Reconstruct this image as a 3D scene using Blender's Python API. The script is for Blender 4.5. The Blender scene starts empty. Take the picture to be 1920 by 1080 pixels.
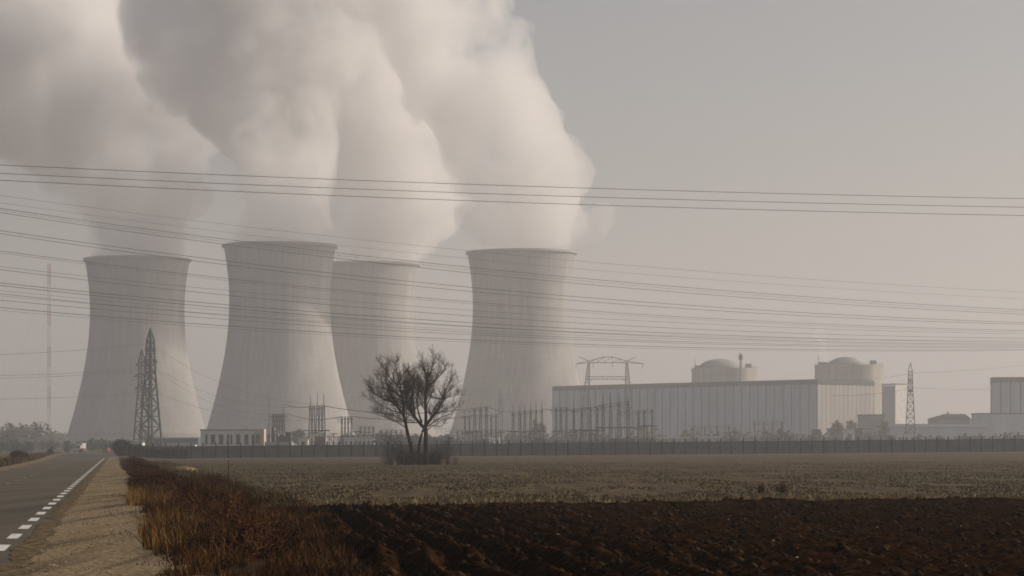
import bpy, bmesh, math, random
import numpy as np
from mathutils import Vector, Matrix, noise as mnoise

random.seed(7)
R = math.radians
SC = bpy.context.scene
COL = SC.collection

# ---------------------------------------------------------------- camera geometry
F = 5000.0            # focal length in photograph pixels (1920 wide)
HY = 838.0            # horizon row
CAMZ = 1.9

def at(px, py, d):
    """world point seen at photograph pixel (px,py) at depth d"""
    return Vector(((px - 960.0) / F * d, d, CAMZ + (HY - py) / F * d))

def sstep(a, b, v):
    t = min(1.0, max(0.0, (v - a) / (b - a)))
    return t * t * (3 - 2 * t)

def road_x(d):
    """right-hand edge of the carriageway at depth d"""
    x = -9.5 - 0.148 * (d - 49.5)
    if d > 880:
        x -= 0.00035 * (d - 880) ** 2
    return x

def road_w(d):
    return 7.0 + 6.0 * sstep(230, 800, d)

def gz(x, y):
    """terrain height"""
    side = sstep(3.0, 12.0, x - road_x(min(y, 1400)))
    t = sstep(110, 590, y)
    f = min(1.3, max(-0.2, (x + 86) / 208.0))
    zf = t * (-0.74 + 1.5 * f)
    zp = 1.5
    z = zf + (zp - zf) * sstep(640, 900, y)
    z *= side
    return z

# ---------------------------------------------------------------- object helpers
def link(o, parent=None):
    COL.objects.link(o)
    if parent is not None:
        o.parent = parent
    return o

def tag(o, label=None, cat=None, group=None, kind=None):
    if label: o["label"] = label
    if cat: o["category"] = cat
    if group: o["group"] = group
    if kind: o["kind"] = kind
    return o

def thing(name, loc, label, cat, group=None, rz=0.0):
    o = bpy.data.objects.new(name, None)
    o.empty_display_size = 0.5
    o.location = loc
    o.rotation_euler = (0, 0, rz)
    link(o)
    return tag(o, label, cat, group)

def copy_tree(o, parent=None):
    c = o.copy()
    COL.objects.link(c)
    c.parent = parent
    for ch in list(o.children):
        copy_tree(ch, c)
    return c

class MB:
    """collects geometry for ONE mesh object"""
    def __init__(self):
        self.v = []; self.f = []
    def add(self, vs, fs):
        n = len(self.v)
        self.v.extend([tuple(p) for p in vs])
        self.f.extend([tuple(i + n for i in f) for f in fs])
        return self
    def box(self, x0, x1, y0, y1, z0, z1):
        vs = [(x0,y0,z0),(x1,y0,z0),(x1,y1,z0),(x0,y1,z0),(x0,y0,z1),(x1,y0,z1),(x1,y1,z1),(x0,y1,z1)]
        return self.add(vs, [(0,3,2,1),(4,5,6,7),(0,1,5,4),(1,2,6,5),(2,3,7,6),(3,0,4,7)])
    def obox(self, o, ax, ay, x0, x1, y0, y1, z0, z1):
        """box in a rotated horizontal frame (o origin, ax/ay unit vectors)"""
        P = lambda x, y, z: (o[0]+ax[0]*x+ay[0]*y, o[1]+ax[1]*x+ay[1]*y, o[2]+z)
        vs = [P(x0,y0,z0),P(x1,y0,z0),P(x1,y1,z0),P(x0,y1,z0),P(x0,y0,z1),P(x1,y0,z1),P(x1,y1,z1),P(x0,y1,z1)]
        return self.add(vs, [(0,3,2,1),(4,5,6,7),(0,1,5,4),(1,2,6,5),(2,3,7,6),(3,0,4,7)])
    def bar(self, a, b, r0, r1=None, n=4):
        a = Vector(a); b = Vector(b)
        if r1 is None: r1 = r0
        d = (b - a)
        if d.length < 1e-6: return self
        d.normalize()
        up = Vector((0,0,1)) if abs(d.z) < 0.95 else Vector((1,0,0))
        s = d.cross(up).normalized(); t = s.cross(d).normalized()
        vs = []
        for p, r in ((a, r0), (b, r1)):
            for i in range(n):
                an = 2*math.pi*(i+0.5)/n
                vs.append(p + s*(math.cos(an)*r) + t*(math.sin(an)*r))
        fs = [(i, (i+1)%n, n+(i+1)%n, n+i) for i in range(n)]
        fs.append(tuple(range(n-1,-1,-1))); fs.append(tuple(range(n, 2*n)))
        return self.add(vs, fs)
    def tube(self, pts, radii, n=6):
        pts = [Vector(p) for p in pts]
        if not hasattr(radii, '__len__'): radii = [radii]*len(pts)
        vs = []; fs = []
        for k, p in enumerate(pts):
            d = (pts[min(k+1,len(pts)-1)] - pts[max(k-1,0)]).normalized()
            up = Vector((0,0,1)) if abs(d.z) < 0.9 else Vector((1,0,0))
            s = d.cross(up).normalized(); t = s.cross(d).normalized()
            for i in range(n):
                an = 2*math.pi*i/n
                vs.append(p + s*(math.cos(an)*radii[k]) + t*(math.sin(an)*radii[k]))
        for k in range(len(pts)-1):
            for i in range(n):
                fs.append((k*n+i, k*n+(i+1)%n, (k+1)*n+(i+1)%n, (k+1)*n+i))
        fs.append(tuple(range(n-1,-1,-1))); m = (len(pts)-1)*n
        fs.append(tuple(range(m, m+n)))
        return self.add(vs, fs)
    def lathe(self, prof, n=48, cx=0, cy=0, close=False):
        vs = []; fs = []
        for (r, z) in prof:
            for i in range(n):
                an = 2*math.pi*i/n
                vs.append((cx+r*math.cos(an), cy+r*math.sin(an), z))
        m = len(prof)
        for k in range(m-1):
            for i in range(n):
                fs.append((k*n+i, k*n+(i+1)%n, (k+1)*n+(i+1)%n, (k+1)*n+i))
        if close:
            for i in range(n):
                fs.append(((m-1)*n+i, (m-1)*n+(i+1)%n, (i+1)%n, i))
        return self.add(vs, fs)
    def build(self, name, mat, parent=None, smooth=False):
        me = bpy.data.meshes.new(name)
        me.from_pydata(self.v, [], self.f)
        me.update()
        if mat is not None: me.materials.append(mat)
        if smooth:
            me.polygons.foreach_set("use_smooth", [True]*len(me.polygons))
        o = bpy.data.objects.new(name, me)
        return link(o, parent)

def np_mesh(name, V, Fq, mat, smooth=False, mats=None, midx=None):
    """mesh from numpy arrays; Fq: (n,k) faces of equal size k"""
    me = bpy.data.meshes.new(name)
    V = np.asarray(V, dtype=np.float32); Fq = np.asarray(Fq, dtype=np.int32)
    k = Fq.shape[1]; nf = Fq.shape[0]
    me.vertices.add(len(V)); me.vertices.foreach_set("co", V.ravel())
    me.loops.add(nf*k); me.loops.foreach_set("vertex_index", Fq.ravel())
    me.polygons.add(nf)
    me.polygons.foreach_set("loop_start", np.arange(0, nf*k, k, dtype=np.int32))
    me.polygons.foreach_set("loop_total", np.full(nf, k, dtype=np.int32))
    if smooth: me.polygons.foreach_set("use_smooth", np.ones(nf, dtype=bool))
    if mats:
        for m in mats: me.materials.append(m)
        if midx is not None: me.polygons.foreach_set("material_index", np.asarray(midx, dtype=np.int32))
    elif mat is not None:
        me.materials.append(mat)
    me.update(calc_edges=True)
    me.validate()
    o = bpy.data.objects.new(name, me)
    return link(o)

# ---------------------------------------------------------------- materials
def mat(name, c1, c2=None, scale=1.0, detail=4.0, rough=0.9, spec=0.2, c3=None, scale2=None, stretch=None, bump=0.0,
        lo=0.35, hi=0.65, coords='Object', metallic=0.0, rotz=0.0, lo2=0.42, hi2=0.62, stretch2=None):
    """noise-mixed diffuse surface: c1..c2 by one noise, optionally towards c3 by a second, larger one"""
    m = bpy.data.materials.new(name); m.use_nodes = True
    nt = m.node_tree; b = nt.nodes["Principled BSDF"]
    b.inputs["Roughness"].default_value = rough
    b.inputs["Specular IOR Level"].default_value = spec
    b.inputs["Metallic"].default_value = metallic
    if c2 is None:
        b.inputs["Base Color"].default_value = (*c1, 1); return m
    tc = nt.nodes.new("ShaderNodeTexCoord"); src = tc.outputs[coords]
    raw = src
    if stretch:
        mp = nt.nodes.new("ShaderNodeMapping"); mp.inputs["Scale"].default_value = stretch; mp.inputs["Rotation"].default_value = (0, 0, rotz)
        nt.links.new(src, mp.inputs[0]); src = mp.outputs[0]
    def nz(sc, det):
        n = nt.nodes.new("ShaderNodeTexNoise"); n.inputs["Scale"].default_value = sc; n.inputs["Detail"].default_value = det
        nt.links.new(src, n.inputs["Vector"]); return n
    def mr(s, a, b_):
        r = nt.nodes.new("ShaderNodeMapRange"); r.inputs[1].default_value = a; r.inputs[2].default_value = b_
        nt.links.new(s, r.inputs[0]); return r.outputs[0]
    n1 = nz(scale, detail)
    mx = nt.nodes.new("ShaderNodeMix"); mx.data_type = 'RGBA'
    nt.links.new(mr(n1.outputs["Fac"], lo, hi), mx.inputs["Factor"])
    mx.inputs["A"].default_value = (*c1, 1); mx.inputs["B"].default_value = (*c2, 1)
    out = mx.outputs["Result"]
    if c3 is not None:
        n2 = nz(scale2 or scale*0.2, 3.0)
        if stretch2:
            m3 = nt.nodes.new("ShaderNodeMapping"); m3.inputs["Scale"].default_value = stretch2; m3.inputs["Rotation"].default_value = (0, 0, rotz)
            nt.links.new(raw, m3.inputs[0]); nt.links.new(m3.outputs[0], n2.inputs["Vector"])
        m2 = nt.nodes.new("ShaderNodeMix"); m2.data_type = 'RGBA'
        nt.links.new(mr(n2.outputs["Fac"], lo2, hi2), m2.inputs["Factor"])
        nt.links.new(out, m2.inputs["A"]); m2.inputs["B"].default_value = (*c3, 1)
        out = m2.outputs["Result"]
    nt.links.new(out, b.inputs["Base Color"])
    if bump:
        bp = nt.nodes.new("ShaderNodeBump"); bp.inputs["Strength"].default_value = bump
        nt.links.new(n1.outputs["Fac"], bp.inputs["Height"]); nt.links.new(bp.outputs[0], b.inputs["Normal"])
    return m
# ---------------------------------------------------------------- camera, light, air
cam = bpy.data.cameras.new("camera"); camo = bpy.data.objects.new("camera", cam); link(camo)
camo.location = (0, 0, CAMZ); camo.rotation_euler = (R(90), 0, 0)
cam.sensor_width = 36.0; cam.lens = F / 1920.0 * 36.0
cam.shift_y = (HY - 540.0) / 1920.0
cam.clip_start = 0.5; cam.clip_end = 30000.0
SC.camera = camo

SUN_AZ = R(78); SUN_EL = R(25)
sd = Vector((math.sin(SUN_AZ)*math.cos(SUN_EL), math.cos(SUN_AZ)*math.cos(SUN_EL), math.sin(SUN_EL)))
sl = bpy.data.lights.new("sun", 'SUN'); sl.energy = 5.0; sl.angle = R(0.5); sl.color = (1.0, 0.885, 0.75)
so = bpy.data.objects.new("sun", sl); link(so)
so.rotation_euler = (-sd).to_track_quat('-Z', 'Y').to_euler()

w = bpy.data.worlds.new("World"); SC.world = w; w.use_nodes = True
bg = w.node_tree.nodes["Background"]
sky = w.node_tree.nodes.new("ShaderNodeTexSky"); sky.sky_type = 'NISHITA'; sky.sun_disc = False
sky.sun_elevation = SUN_EL; sky.sun_rotation = SUN_AZ
sky.air_density = 1.0; sky.dust_density = 2.5; sky.ozone_density = 1.0
w.node_tree.links.new(sky.outputs[0], bg.inputs[0]); bg.inputs[1].default_value = 0.062

vs = SC.view_settings
vs.view_transform = 'Standard'; vs.look = 'None'; vs.gamma = 1.0; vs.use_curve_mapping = False
vs.exposure = 0.08
cy = SC.cycles
cy.max_bounces = 8; cy.diffuse_bounces = 2; cy.glossy_bounces = 2; cy.transmission_bounces = 2
cy.transparent_max_bounces = 8; cy.volume_bounces = 7
cy.use_denoising = True
SC.cycles.pixel_filter_type = 'BLACKMAN_HARRIS'; SC.cycles.filter_width = 1.65
try: cy.denoiser = 'OPENIMAGEDENOISE'
except Exception: pass
cy.volume_step_rate = 1.0; cy.volume_max_steps = 256
cy.caustics_reflective = False; cy.caustics_refractive = False

def volume_mat(name, color, density, aniso):
    m = bpy.data.materials.new(name); m.use_nodes = True
    nt = m.node_tree; nt.nodes.remove(nt.nodes["Principled BSDF"])
    pv = nt.nodes.new("ShaderNodeVolumePrincipled")
    pv.inputs["Color"].default_value = (*color, 1); pv.inputs["Density"].default_value = density
    pv.inputs["Anisotropy"].default_value = aniso
    nt.links.new(pv.outputs[0], nt.nodes["Material Output"].inputs["Volume"])
    return m, nt, pv

hm, _, _ = volume_mat("haze_air", (0.905, 0.894, 0.912), 0.00031, 0.40)
hb = MB().box(-5200, 5200, -400, 9200, -3.0, 480.0).build("haze", hm)
tag(hb, "pale winter haze filling the whole scene", "haze", kind="stuff")
# ---------------------------------------------------------------- numpy noise
_rs = np.random.RandomState(11)
_LAT = _rs.rand(512, 512)
def vnoise(x, y, seed=0):
    x = np.asarray(x, float) + seed*37.3; y = np.asarray(y, float) + seed*91.7
    xi = np.floor(x).astype(int); yi = np.floor(y).astype(int)
    fx = x - xi; fy = y - yi
    fx = fx*fx*(3-2*fx); fy = fy*fy*(3-2*fy)
    a = _LAT[xi % 512, yi % 512]; b = _LAT[(xi+1) % 512, yi % 512]
    c = _LAT[xi % 512, (yi+1) % 512]; d = _LAT[(xi+1) % 512, (yi+1) % 512]
    return (a*(1-fx)+b*fx)*(1-fy) + (c*(1-fx)+d*fx)*fy
def fnoise(x, y, oct=4, seed=0, gain=0.5):
    s = 0; amp = 1; tot = 0
    for k in range(oct):
        s = s + amp*vnoise(x*2**k, y*2**k, seed+k); tot += amp; amp *= gain
    return s/tot

# ---------------------------------------------------------------- ground sheet
def field_material():
    m = bpy.data.materials.new("winter_field"); m.use_nodes = True
    nt = m.node_tree; b = nt.nodes["Principled BSDF"]
    b.inputs["Roughness"].default_value = 1.0; b.inputs["Specular IOR Level"].default_value = 0.05
    tc = nt.nodes.new("ShaderNodeTexCoord")
    def nz(sc, det, stretch=(1,1,1), rough=0.6):
        mp = nt.nodes.new("ShaderNodeMapping"); mp.inputs["Scale"].default_value = stretch
        nt.links.new(tc.outputs["Object"], mp.inputs[0])
        n = nt.nodes.new("ShaderNodeTexNoise"); n.inputs["Scale"].default_value = sc; n.inputs["Detail"].default_value = det
        n.inputs["Roughness"].default_value = rough
        nt.links.new(mp.outputs[0], n.inputs["Vector"]); return n.outputs["Fac"]
    def rng(s, a, c):
        r = nt.nodes.new("ShaderNodeMapRange"); r.inputs[1].default_value = a; r.inputs[2].default_value = c
        nt.links.new(s, r.inputs[0]); return r.outputs[0]
    def mix(f, A, B):
        x = nt.nodes.new("ShaderNodeMix"); x.data_type = 'RGBA'
        nt.links.new(f, x.inputs["Factor"])
        for key, v in (("A", A), ("B", B)):
            if isinstance(v, tuple): x.inputs[key].default_value = (*v, 1)
            else: nt.links.new(v, x.inputs[key])
        return x.outputs["Result"]
    fine = rng(nz(1.1, 6, (1.6, 0.45, 1)), 0.34, 0.66)
    soil = mix(fine, (0.048, 0.031, 0.015), (0.150, 0.100, 0.050))
    crop = mix(fine, (0.046, 0.035, 0.019), (0.126, 0.093, 0.050))
    patch = rng(nz(0.012, 4, (1.0, 0.55, 1)), 0.42, 0.58)
    sx = nt.nodes.new("ShaderNodeSeparateXYZ"); nt.links.new(tc.outputs["Object"], sx.inputs[0])
    gx = rng(sx.outputs["X"], 10.0, -25.0)
    ad = nt.nodes.new("ShaderNodeMath"); ad.operation = 'MULTIPLY_ADD'
    nt.links.new(patch, ad.inputs[0]); ad.inputs[1].default_value = 0.55; nt.links.new(gx, ad.inputs[2]); ad.use_clamp = True
    col = mix(ad.outputs[0], soil, crop)
    col = mix(rng(nz(0.9, 4, (1.0, 0.022, 1), 0.7), 0.46, 0.68), col, (0.040, 0.029, 0.018))
    rows = rng(nz(0.05, 3, (0.35, 2.2, 1)), 0.52, 0.75)
    col = mix(rows, col, (0.050, 0.040, 0.026))
    nt.links.new(col, b.inputs["Base Color"])
    return m
M_FIELD = field_material()
def axis(vals):
    return np.array(sorted(set(round(float(v), 3) for v in vals)))
ys = axis(np.concatenate([np.arange(-300, 0, 50), np.arange(0, 160, 8), np.arange(160, 1200, 20), np.arange(1200, 3000, 150), np.arange(3000, 9001, 600)]))
xs = axis(np.concatenate([np.arange(-5000, -400, 400), np.arange(-400, 400, 8), np.arange(400, 5001, 400)]))
V = np.array([(x, y, gz(x, y)) for y in ys for x in xs]); nx = len(xs); ny = len(ys)
idx = np.arange(nx*ny).reshape(ny, nx)
Fq = np.stack([idx[:-1, :-1], idx[:-1, 1:], idx[1:, 1:], idx[1:, :-1]], -1).reshape(-1, 4)
g = np_mesh("ground", V, Fq, M_FIELD, smooth=True); tag(g, kind="structure")

# ---------------------------------------------------------------- road and shoulder
def strip(name, ua, ub, d0, d1, step, z, material, wob=0.0, seed=0, nu=2):
    """sheet along the road between offsets ua(d), ub(d) from the right carriageway edge"""
    ds = []; d = d0
    while d < d1: ds.append(d); d += step*max(1.0, d/120.0)
    ds.append(d1); V = []
    for d in ds:
        a = ua(d) if callable(ua) else ua; b = ub(d) if callable(ub) else ub
        if wob:
            a += wob*(float(fnoise(d*0.55, 3.1, 3, seed))-0.5)*2; b += wob*(float(fnoise(d*0.5, 9.7, 3, seed+5))-0.5)*2
        for k in range(nu):
            V.append((road_x(d) + a + (b-a)*k/(nu-1), d, z))
    n = len(ds); idx = np.arange(n*nu).reshape(n, nu)
    Fq = np.stack([idx[:-1, :-1], idx[:-1, 1:], idx[1:, 1:], idx[1:, :-1]], -1).reshape(-1, 4)
    o = np_mesh(name, np.array(V), Fq, material); tag(o, kind="structure"); return o
M_ASPH = mat("asphalt", (0.072, 0.057, 0.034), (0.098, 0.079, 0.048), scale=14.0, detail=6, rough=0.85, spec=0.25,
             c3=(0.046, 0.036, 0.020), scale2=0.75, stretch=(1, 0.25, 1), rotz=R(-8.4), stretch2=(1.0, 0.03, 1), lo2=0.45, hi2=0.65)
M_ASPH_SHADOW = mat("shadow_asphalt", (0.030, 0.032, 0.033), (0.042, 0.043, 0.043), scale=3.0, detail=6, rough=0.8, spec=0.2)  # road surface darkened in its colour to imitate the steam's shadow
M_GRAV = mat("gravel", (0.105, 0.076, 0.042), (0.30, 0.222, 0.130), scale=11.0, detail=9, rough=1.0, spec=0.05, rotz=R(-8.4), stretch2=(1.6, 0.06, 1), lo2=0.47, hi2=0.66,
             c3=(0.085, 0.062, 0.036), scale2=0.9, stretch=(1, 0.35, 1), bump=0.6)
M_PAINT = mat("road_paint", (0.50, 0.48, 0.43), (0.72, 0.70, 0.65), scale=8.0, rough=0.7, lo=0.35, hi=0.6, c3=(0.16, 0.145, 0.12), scale2=5.0, lo2=0.60, hi2=0.68)
M_PAINT_W = mat("worn_road_paint", (0.10, 0.095, 0.085), (0.32, 0.31, 0.28), scale=6.0, rough=0.8)
M_DIRT = mat("edge_dirt", (0.060, 0.043, 0.024), (0.17, 0.125, 0.072), scale=6.0, detail=8, rough=1.0, spec=0.02, rotz=R(-8.4), stretch=(1, 0.3, 1), bump=0.5)
M_LITTER = mat("verge_soil", (0.014, 0.007, 0.0035), (0.050, 0.026, 0.011), scale=3.0, detail=7, rough=1.0, spec=0.02, bump=0.4)
strip("road", lambda d: -road_w(d), 0.75, 15, 1500, 3.0, 0.008, M_ASPH, nu=6)
strip("painted_road_shadow", lambda d: -road_w(d)+0.4, 3.0, 520, 860, 5.0, 0.012, M_ASPH_SHADOW, nu=4)  # dark sheet added as a painted shadow band across the far road
strip("gravel_shoulder", 0.62, lambda d: 3.3 - 0.9*sstep(80, 300, d), 15, 520, 0.7, 0.014, M_GRAV, wob=0.22, seed=3)
strip("shoulder_dirt", 0.34, lambda d: 0.78 - 0.1*sstep(60, 200, d), 15, 420, 0.6, 0.018, M_DIRT, wob=0.22, seed=13)
strip("roadside_path", lambda d: -road_w(d)-1.6, lambda d: -road_w(d)+0.1, 60, 900, 1.5, 0.014, M_GRAV, wob=0.3, seed=8)
strip("verge_soil", 2.6, lambda d: 8.2 - 3.0*sstep(95, 130, d), 15, 470, 1.0, 0.010, M_LITTER, wob=0.5, seed=5)
mk = MB()
def paint(u0, u1, d0, d1, z):
    mk.add([(road_x(d0)+u0, d0, z), (road_x(d0)+u1, d0, z), (road_x(d1)+u1, d1, z), (road_x(d1)+u0, d1, z)], [(0, 1, 2, 3)])
k = -4
while 50 + 6.5*k < 430:
    c = 50 + 6.5*k; paint(-0.12, 0.12, c-1.5, c+1.5, 0.0125 if c < 515 else 0.017); k += 1
o = mk.build("road_markings", M_PAINT); tag(o, kind="structure")
mk = MB(); k = 0
while 60 + 13*k < 500:
    c = 60 + 13*k; paint(-road_w(c)/2-0.07, -road_w(c)/2+0.07, c-1.5, c+1.5, 0.0125); k += 1
o = mk.build("centre_line", M_PAINT_W); tag(o, kind="structure")

# ---------------------------------------------------------------- ploughed field
def soil_material():
    m = bpy.data.materials.new("ploughed_soil"); m.use_nodes = True
    nt = m.node_tree; b = nt.nodes["Principled BSDF"]
    b.inputs["Roughness"].default_value = 0.95; b.inputs["Specular IOR Level"].default_value = 0.0
    tc = nt.nodes.new("ShaderNodeTexCoord")
    n = nt.nodes.new("ShaderNodeTexNoise"); n.inputs["Scale"].default_value = 5.0; n.inputs["Detail"].default_value = 8
    n.inputs["Roughness"].default_value = 0.7
    nt.links.new(tc.outputs["Object"], n.inputs["Vector"])
    cr = nt.nodes.new("ShaderNodeValToRGB")
    cr.color_ramp.elements[0].position = 0.44; cr.color_ramp.elements[0].color = (0.0080, 0.0031, 0.0012, 1)
    cr.color_ramp.elements[1].position = 0.72; cr.color_ramp.elements[1].color = (0.070, 0.031, 0.0115, 1)
    nt.links.new(n.outputs["Fac"], cr.inputs[0]); nt.links.new(cr.outputs[0], b.inputs["Base Color"])
    bp = nt.nodes.new("ShaderNodeBump"); bp.inputs["Strength"].default_value = 0.7; bp.inputs["Distance"].default_value = 0.05
    nt.links.new(n.outputs["Fac"], bp.inputs["Height"]); nt.links.new(bp.outputs[0], b.inputs["Normal"])
    return m
M_SOIL = soil_material()
def plough_end(u): return 80.5 + (u - 6.5)*0.30
PU0 = 6.6
us = np.concatenate([np.arange(PU0, 30, 0.09), np.arange(30, 70, 0.6)])
ts = np.linspace(0, 1, 430)
UU, TT = np.meshgrid(us, ts)
DE = 80.5 + (UU - 6.5)*0.30 + (fnoise(UU*0.7, UU*0.0, 5, 21, 0.65)-0.5)*5.0
DD = 26 + (DE - 26)*TT
XX = -9.5 - 0.148*(DD - 49.5) + UU - PU0 + 5.5 + 0.048*(DD-40)
wob = (fnoise(DD*0.12, UU*0.4, 3, 2)-0.5)*0.7
ph = (UU + wob)/0.72
fur = np.abs((ph % 1.0) - 0.5)*2            # ridges along the road direction
reg = 0.55 + 0.45*np.clip((15.0 - UU)/7.0, 0, 1)   # clearest beside the verge, broken clods further in
def rn(x, y, a, s, o=4):
    c, q = math.cos(a), math.sin(a); wx = (fnoise(x*0.5, y*0.5, 2, s+3)-0.5)*1.6; wy = (fnoise(x*0.5, y*0.5, 2, s+7)-0.5)*1.6
    return fnoise(c*x-q*y+wx, q*x+c*y+wy, o, s, 0.6)
clod = rn(UU*1.25, DD*0.42, 0.5, 31); cl2 = rn(UU*4.1, DD*2.0, 1.1, 41, 3)
big = np.clip((rn(UU*0.35, DD*0.10, 0.9, 51, 3)-0.35)*2.6, 0, 1)
fade = np.clip((DE-DD)/6.0, 0.15, 1)
H = 0.02 + (0.16+0.12*np.clip((15.0-UU)/5.0, 0, 1))*fur*reg*fade*(0.8+0.3*clod) + (0.07+0.14*big)*np.clip(clod-0.34, 0, 1) + (0.55+0.45*np.clip((UU-10.0)/5.0, 0, 1))*(0.09+0.07*big)*np.clip(cl2-0.40, 0, 1)
bank = np.exp(-((DE - DD - 0.9)/1.0)**2)*(0.03 + 0.26*np.clip((UU-9)/14, 0, 1)*fnoise(UU*0.5, UU*0, 4, 61))
edge = np.clip((UU - PU0)/0.8, 0, 1)*np.clip((DE - DD)/0.35, 0, 1)
Z = 0.02 + (H + bank)*edge
nu = len(us); nt_ = len(ts)
idx = np.arange(nu*nt_).reshape(nt_, nu)
Fq = np.stack([idx[:-1, :-1], idx[:-1, 1:], idx[1:, 1:], idx[1:, :-1]], -1).reshape(-1, 4)
o = np_mesh("ploughed_field", np.stack([XX, DD, Z], -1).reshape(-1, 3), Fq, M_SOIL); tag(o, kind="structure")
PL = (us, ts, Z)

# pale stones and crumbs lying on the ploughed soil
def scatter_stones(name, n, seed, material, smin, smax, flat=0.7):
    r = np.random.RandomState(seed); VV = []; FF = []; off = 0
    bv = np.array([(0,0,1),(1,0,0),(0,1,0),(-1,0,0),(0,-1,0),(0,0,-1)], float)
    bf = np.array([(0,1,2),(0,2,3),(0,3,4),(0,4,1),(5,2,1),(5,3,2),(5,4,3),(5,1,4)])
    for _ in range(n):
        i = r.randint(2, nt_-2); j = r.randint(2, int((30-PU0)/0.09)-2)
        if DD[i, j] < 34: continue
        s = smin + (smax-smin)*r.rand()**3
        V = bv*(s*(0.7+0.6*r.rand(6, 1)))*np.array([1, 1, flat])
        a = r.rand()*6.28; c, sn = math.cos(a), math.sin(a)
        V = V @ np.array([[c, -sn, 0], [sn, c, 0], [0, 0, 1]])
        VV.append(V + np.array([XX[i, j], DD[i, j], Z[i, j]+s*0.25])); FF.append(bf+off); off += 6
    o = np_mesh(name, np.concatenate(VV), np.concatenate(FF), material); tag(o, kind="stuff"); return o
M_CLOD = mat("dry_clods", (0.008, 0.004, 0.002), (0.070, 0.036, 0.015), scale=0.9, lo=0.42, hi=0.75, rough=1.0, spec=0.05)
M_STONE = mat("flint", (0.16, 0.12, 0.08), (0.42, 0.36, 0.28), scale=1.3, rough=0.8)
o = scatter_stones("soil_clods", 12000, 4, M_CLOD, 0.015, 0.10); tag(o, "brown clods of broken soil over the ploughed field", "soil clods")
o = scatter_stones("field_stones", 260, 9, M_STONE, 0.010, 0.034, 0.6); tag(o, "small pale stones scattered on the ploughed field", "gravel")  # separate small stones, scattered singly over the soil

# loose stones on the gravel shoulder
def shoulder_stones(n, seed, material):
    r = np.random.RandomState(seed); d = 36 + 150*r.rand(n)**1.8; u = 0.7 + 2.9*r.rand(n)
    keep = fnoise(u*1.1, d*0.12, 3, 91) + 0.25*r.rand(n) > 0.55
    d = d[keep]; u = u[keep]; n = len(d); X = np.array([road_x(q) for q in d]) + u
    s = (0.008 + 0.026*r.rand(n)**3)
    bv = np.array([(0,0,1),(1,0,0),(0,1,0),(-1,0,0),(0,-1,0)], float); bf = np.array([(0,1,2),(0,2,3),(0,3,4),(0,4,1)])
    V = bv[None]*s[:, None, None]*(0.6+0.8*r.rand(n, 5, 1))*np.array([1, 1, 0.7]) + np.stack([X, d, np.full(n, 0.013)], -1)[:, None, :]
    Fq = bf[None] + (np.arange(n)*5)[:, None, None]
    o = np_mesh("loose_gravel", V.reshape(-1, 3), Fq.reshape(-1, 3), material)
    tag(o, "loose stones lying on the gravel shoulder", "gravel", kind="stuff")
shoulder_stones(9000, 14, mat("shoulder_stone", (0.08, 0.058, 0.034), (0.36, 0.28, 0.18), scale=2.5, rough=1.0))

# ---------------------------------------------------------------- blades: crop tufts, stubble, dry verge grass
def blades(name, X, Y, Z, H, W, lean, material, seed, bend=0.4):
    r = np.random.RandomState(seed); n = len(X)
    a = r.rand(n)*6.283; L = lean*H*r.randn(n)*0.6
    b = r.rand(n)*6.283
    dx = np.cos(b)*L; dy = np.sin(b)*L
    wx = np.cos(a)*W*0.5; wy = np.sin(a)*W*0.3
    p0 = np.stack([X-wx, Y-wy, Z], -1); p1 = np.stack([X+wx, Y+wy, Z], -1)
    p2 = np.stack([X+dx*bend+wx*0.7, Y+dy*bend+wy*0.7, Z+H*0.6], -1); p3 = np.stack([X+dx*bend-wx*0.7, Y+dy*bend-wy*0.7, Z+H*0.6], -1)
    p4 = np.stack([X+dx, Y+dy, Z+H], -1)
    V = np.stack([p0, p1, p2, p3, p4], 1).reshape(-1, 3)
    k = np.arange(n)*5
    T = np.concatenate([np.stack([k, k+1, k+2], -1), np.stack([k, k+2, k+3], -1), np.stack([k+3, k+2, k+4], -1)])
    return np_mesh(name, V, T, material)
M_CROP = mat("crop_leaves", (0.080, 0.063, 0.036), (0.165, 0.127, 0.074), scale=0.6, c3=(0.16, 0.112, 0.055), scale2=0.06, rough=0.9, spec=0.1)
M_STUB = mat("straw_stubble", (0.16, 0.115, 0.055), (0.30, 0.225, 0.115), scale=0.8, rough=0.9, spec=0.1)
r = np.random.RandomState(5)
n = 90000
Dc = 86 + 240*r.rand(n)**1.6; Xc = (r.rand(n)*2 - 1)*0.21*Dc
U = Xc - (-9.5 - 0.148*(Dc-49.5))
keep = (U > 7.6 - 2.0*(Dc > 120)) & (Dc > 80.5 + (U-6.5)*0.30 + 2.5) & (fnoise(Xc*0.35, Dc*0.10, 3, 71) > 0.34+0.12*r.rand(n))
Xc = Xc[keep]; Dc = Dc[keep]; n = len(Xc)
Zc = np.array([gz(x, y) for x, y in zip(Xc, Dc)])
o = blades("crop_grass", Xc, Dc, Zc, 0.025+0.075*r.rand(n), 0.04+0.06*r.rand(n), 0.8, M_CROP, 6); tag(o, "low winter crop leaves over the far field", "crop", kind="stuff")
n = 16000
Uc = 6.8 + 34*r.rand(n); Dc = 80.5 + (Uc-6.5)*0.30 + 0.6 + 12*r.rand(n)**1.6
Xc = -9.5 - 0.148*(Dc-49.5) + Uc
keep = fnoise(Xc*0.5, Dc*0.3, 3, 77) > 0.36 + 0.012*np.clip(Uc-8, 0, 12)
Xc = Xc[keep]; Dc = Dc[keep]; n = len(Xc)
o = blades("straw_stubble", Xc, Dc, np.zeros(n), 0.06+0.15*r.rand(n), 0.025+0.03*r.rand(n), 0.7, M_STUB, 8); tag(o, "pale straw stubble along the far edge of the ploughed field", "stubble", kind="stuff")
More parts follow.
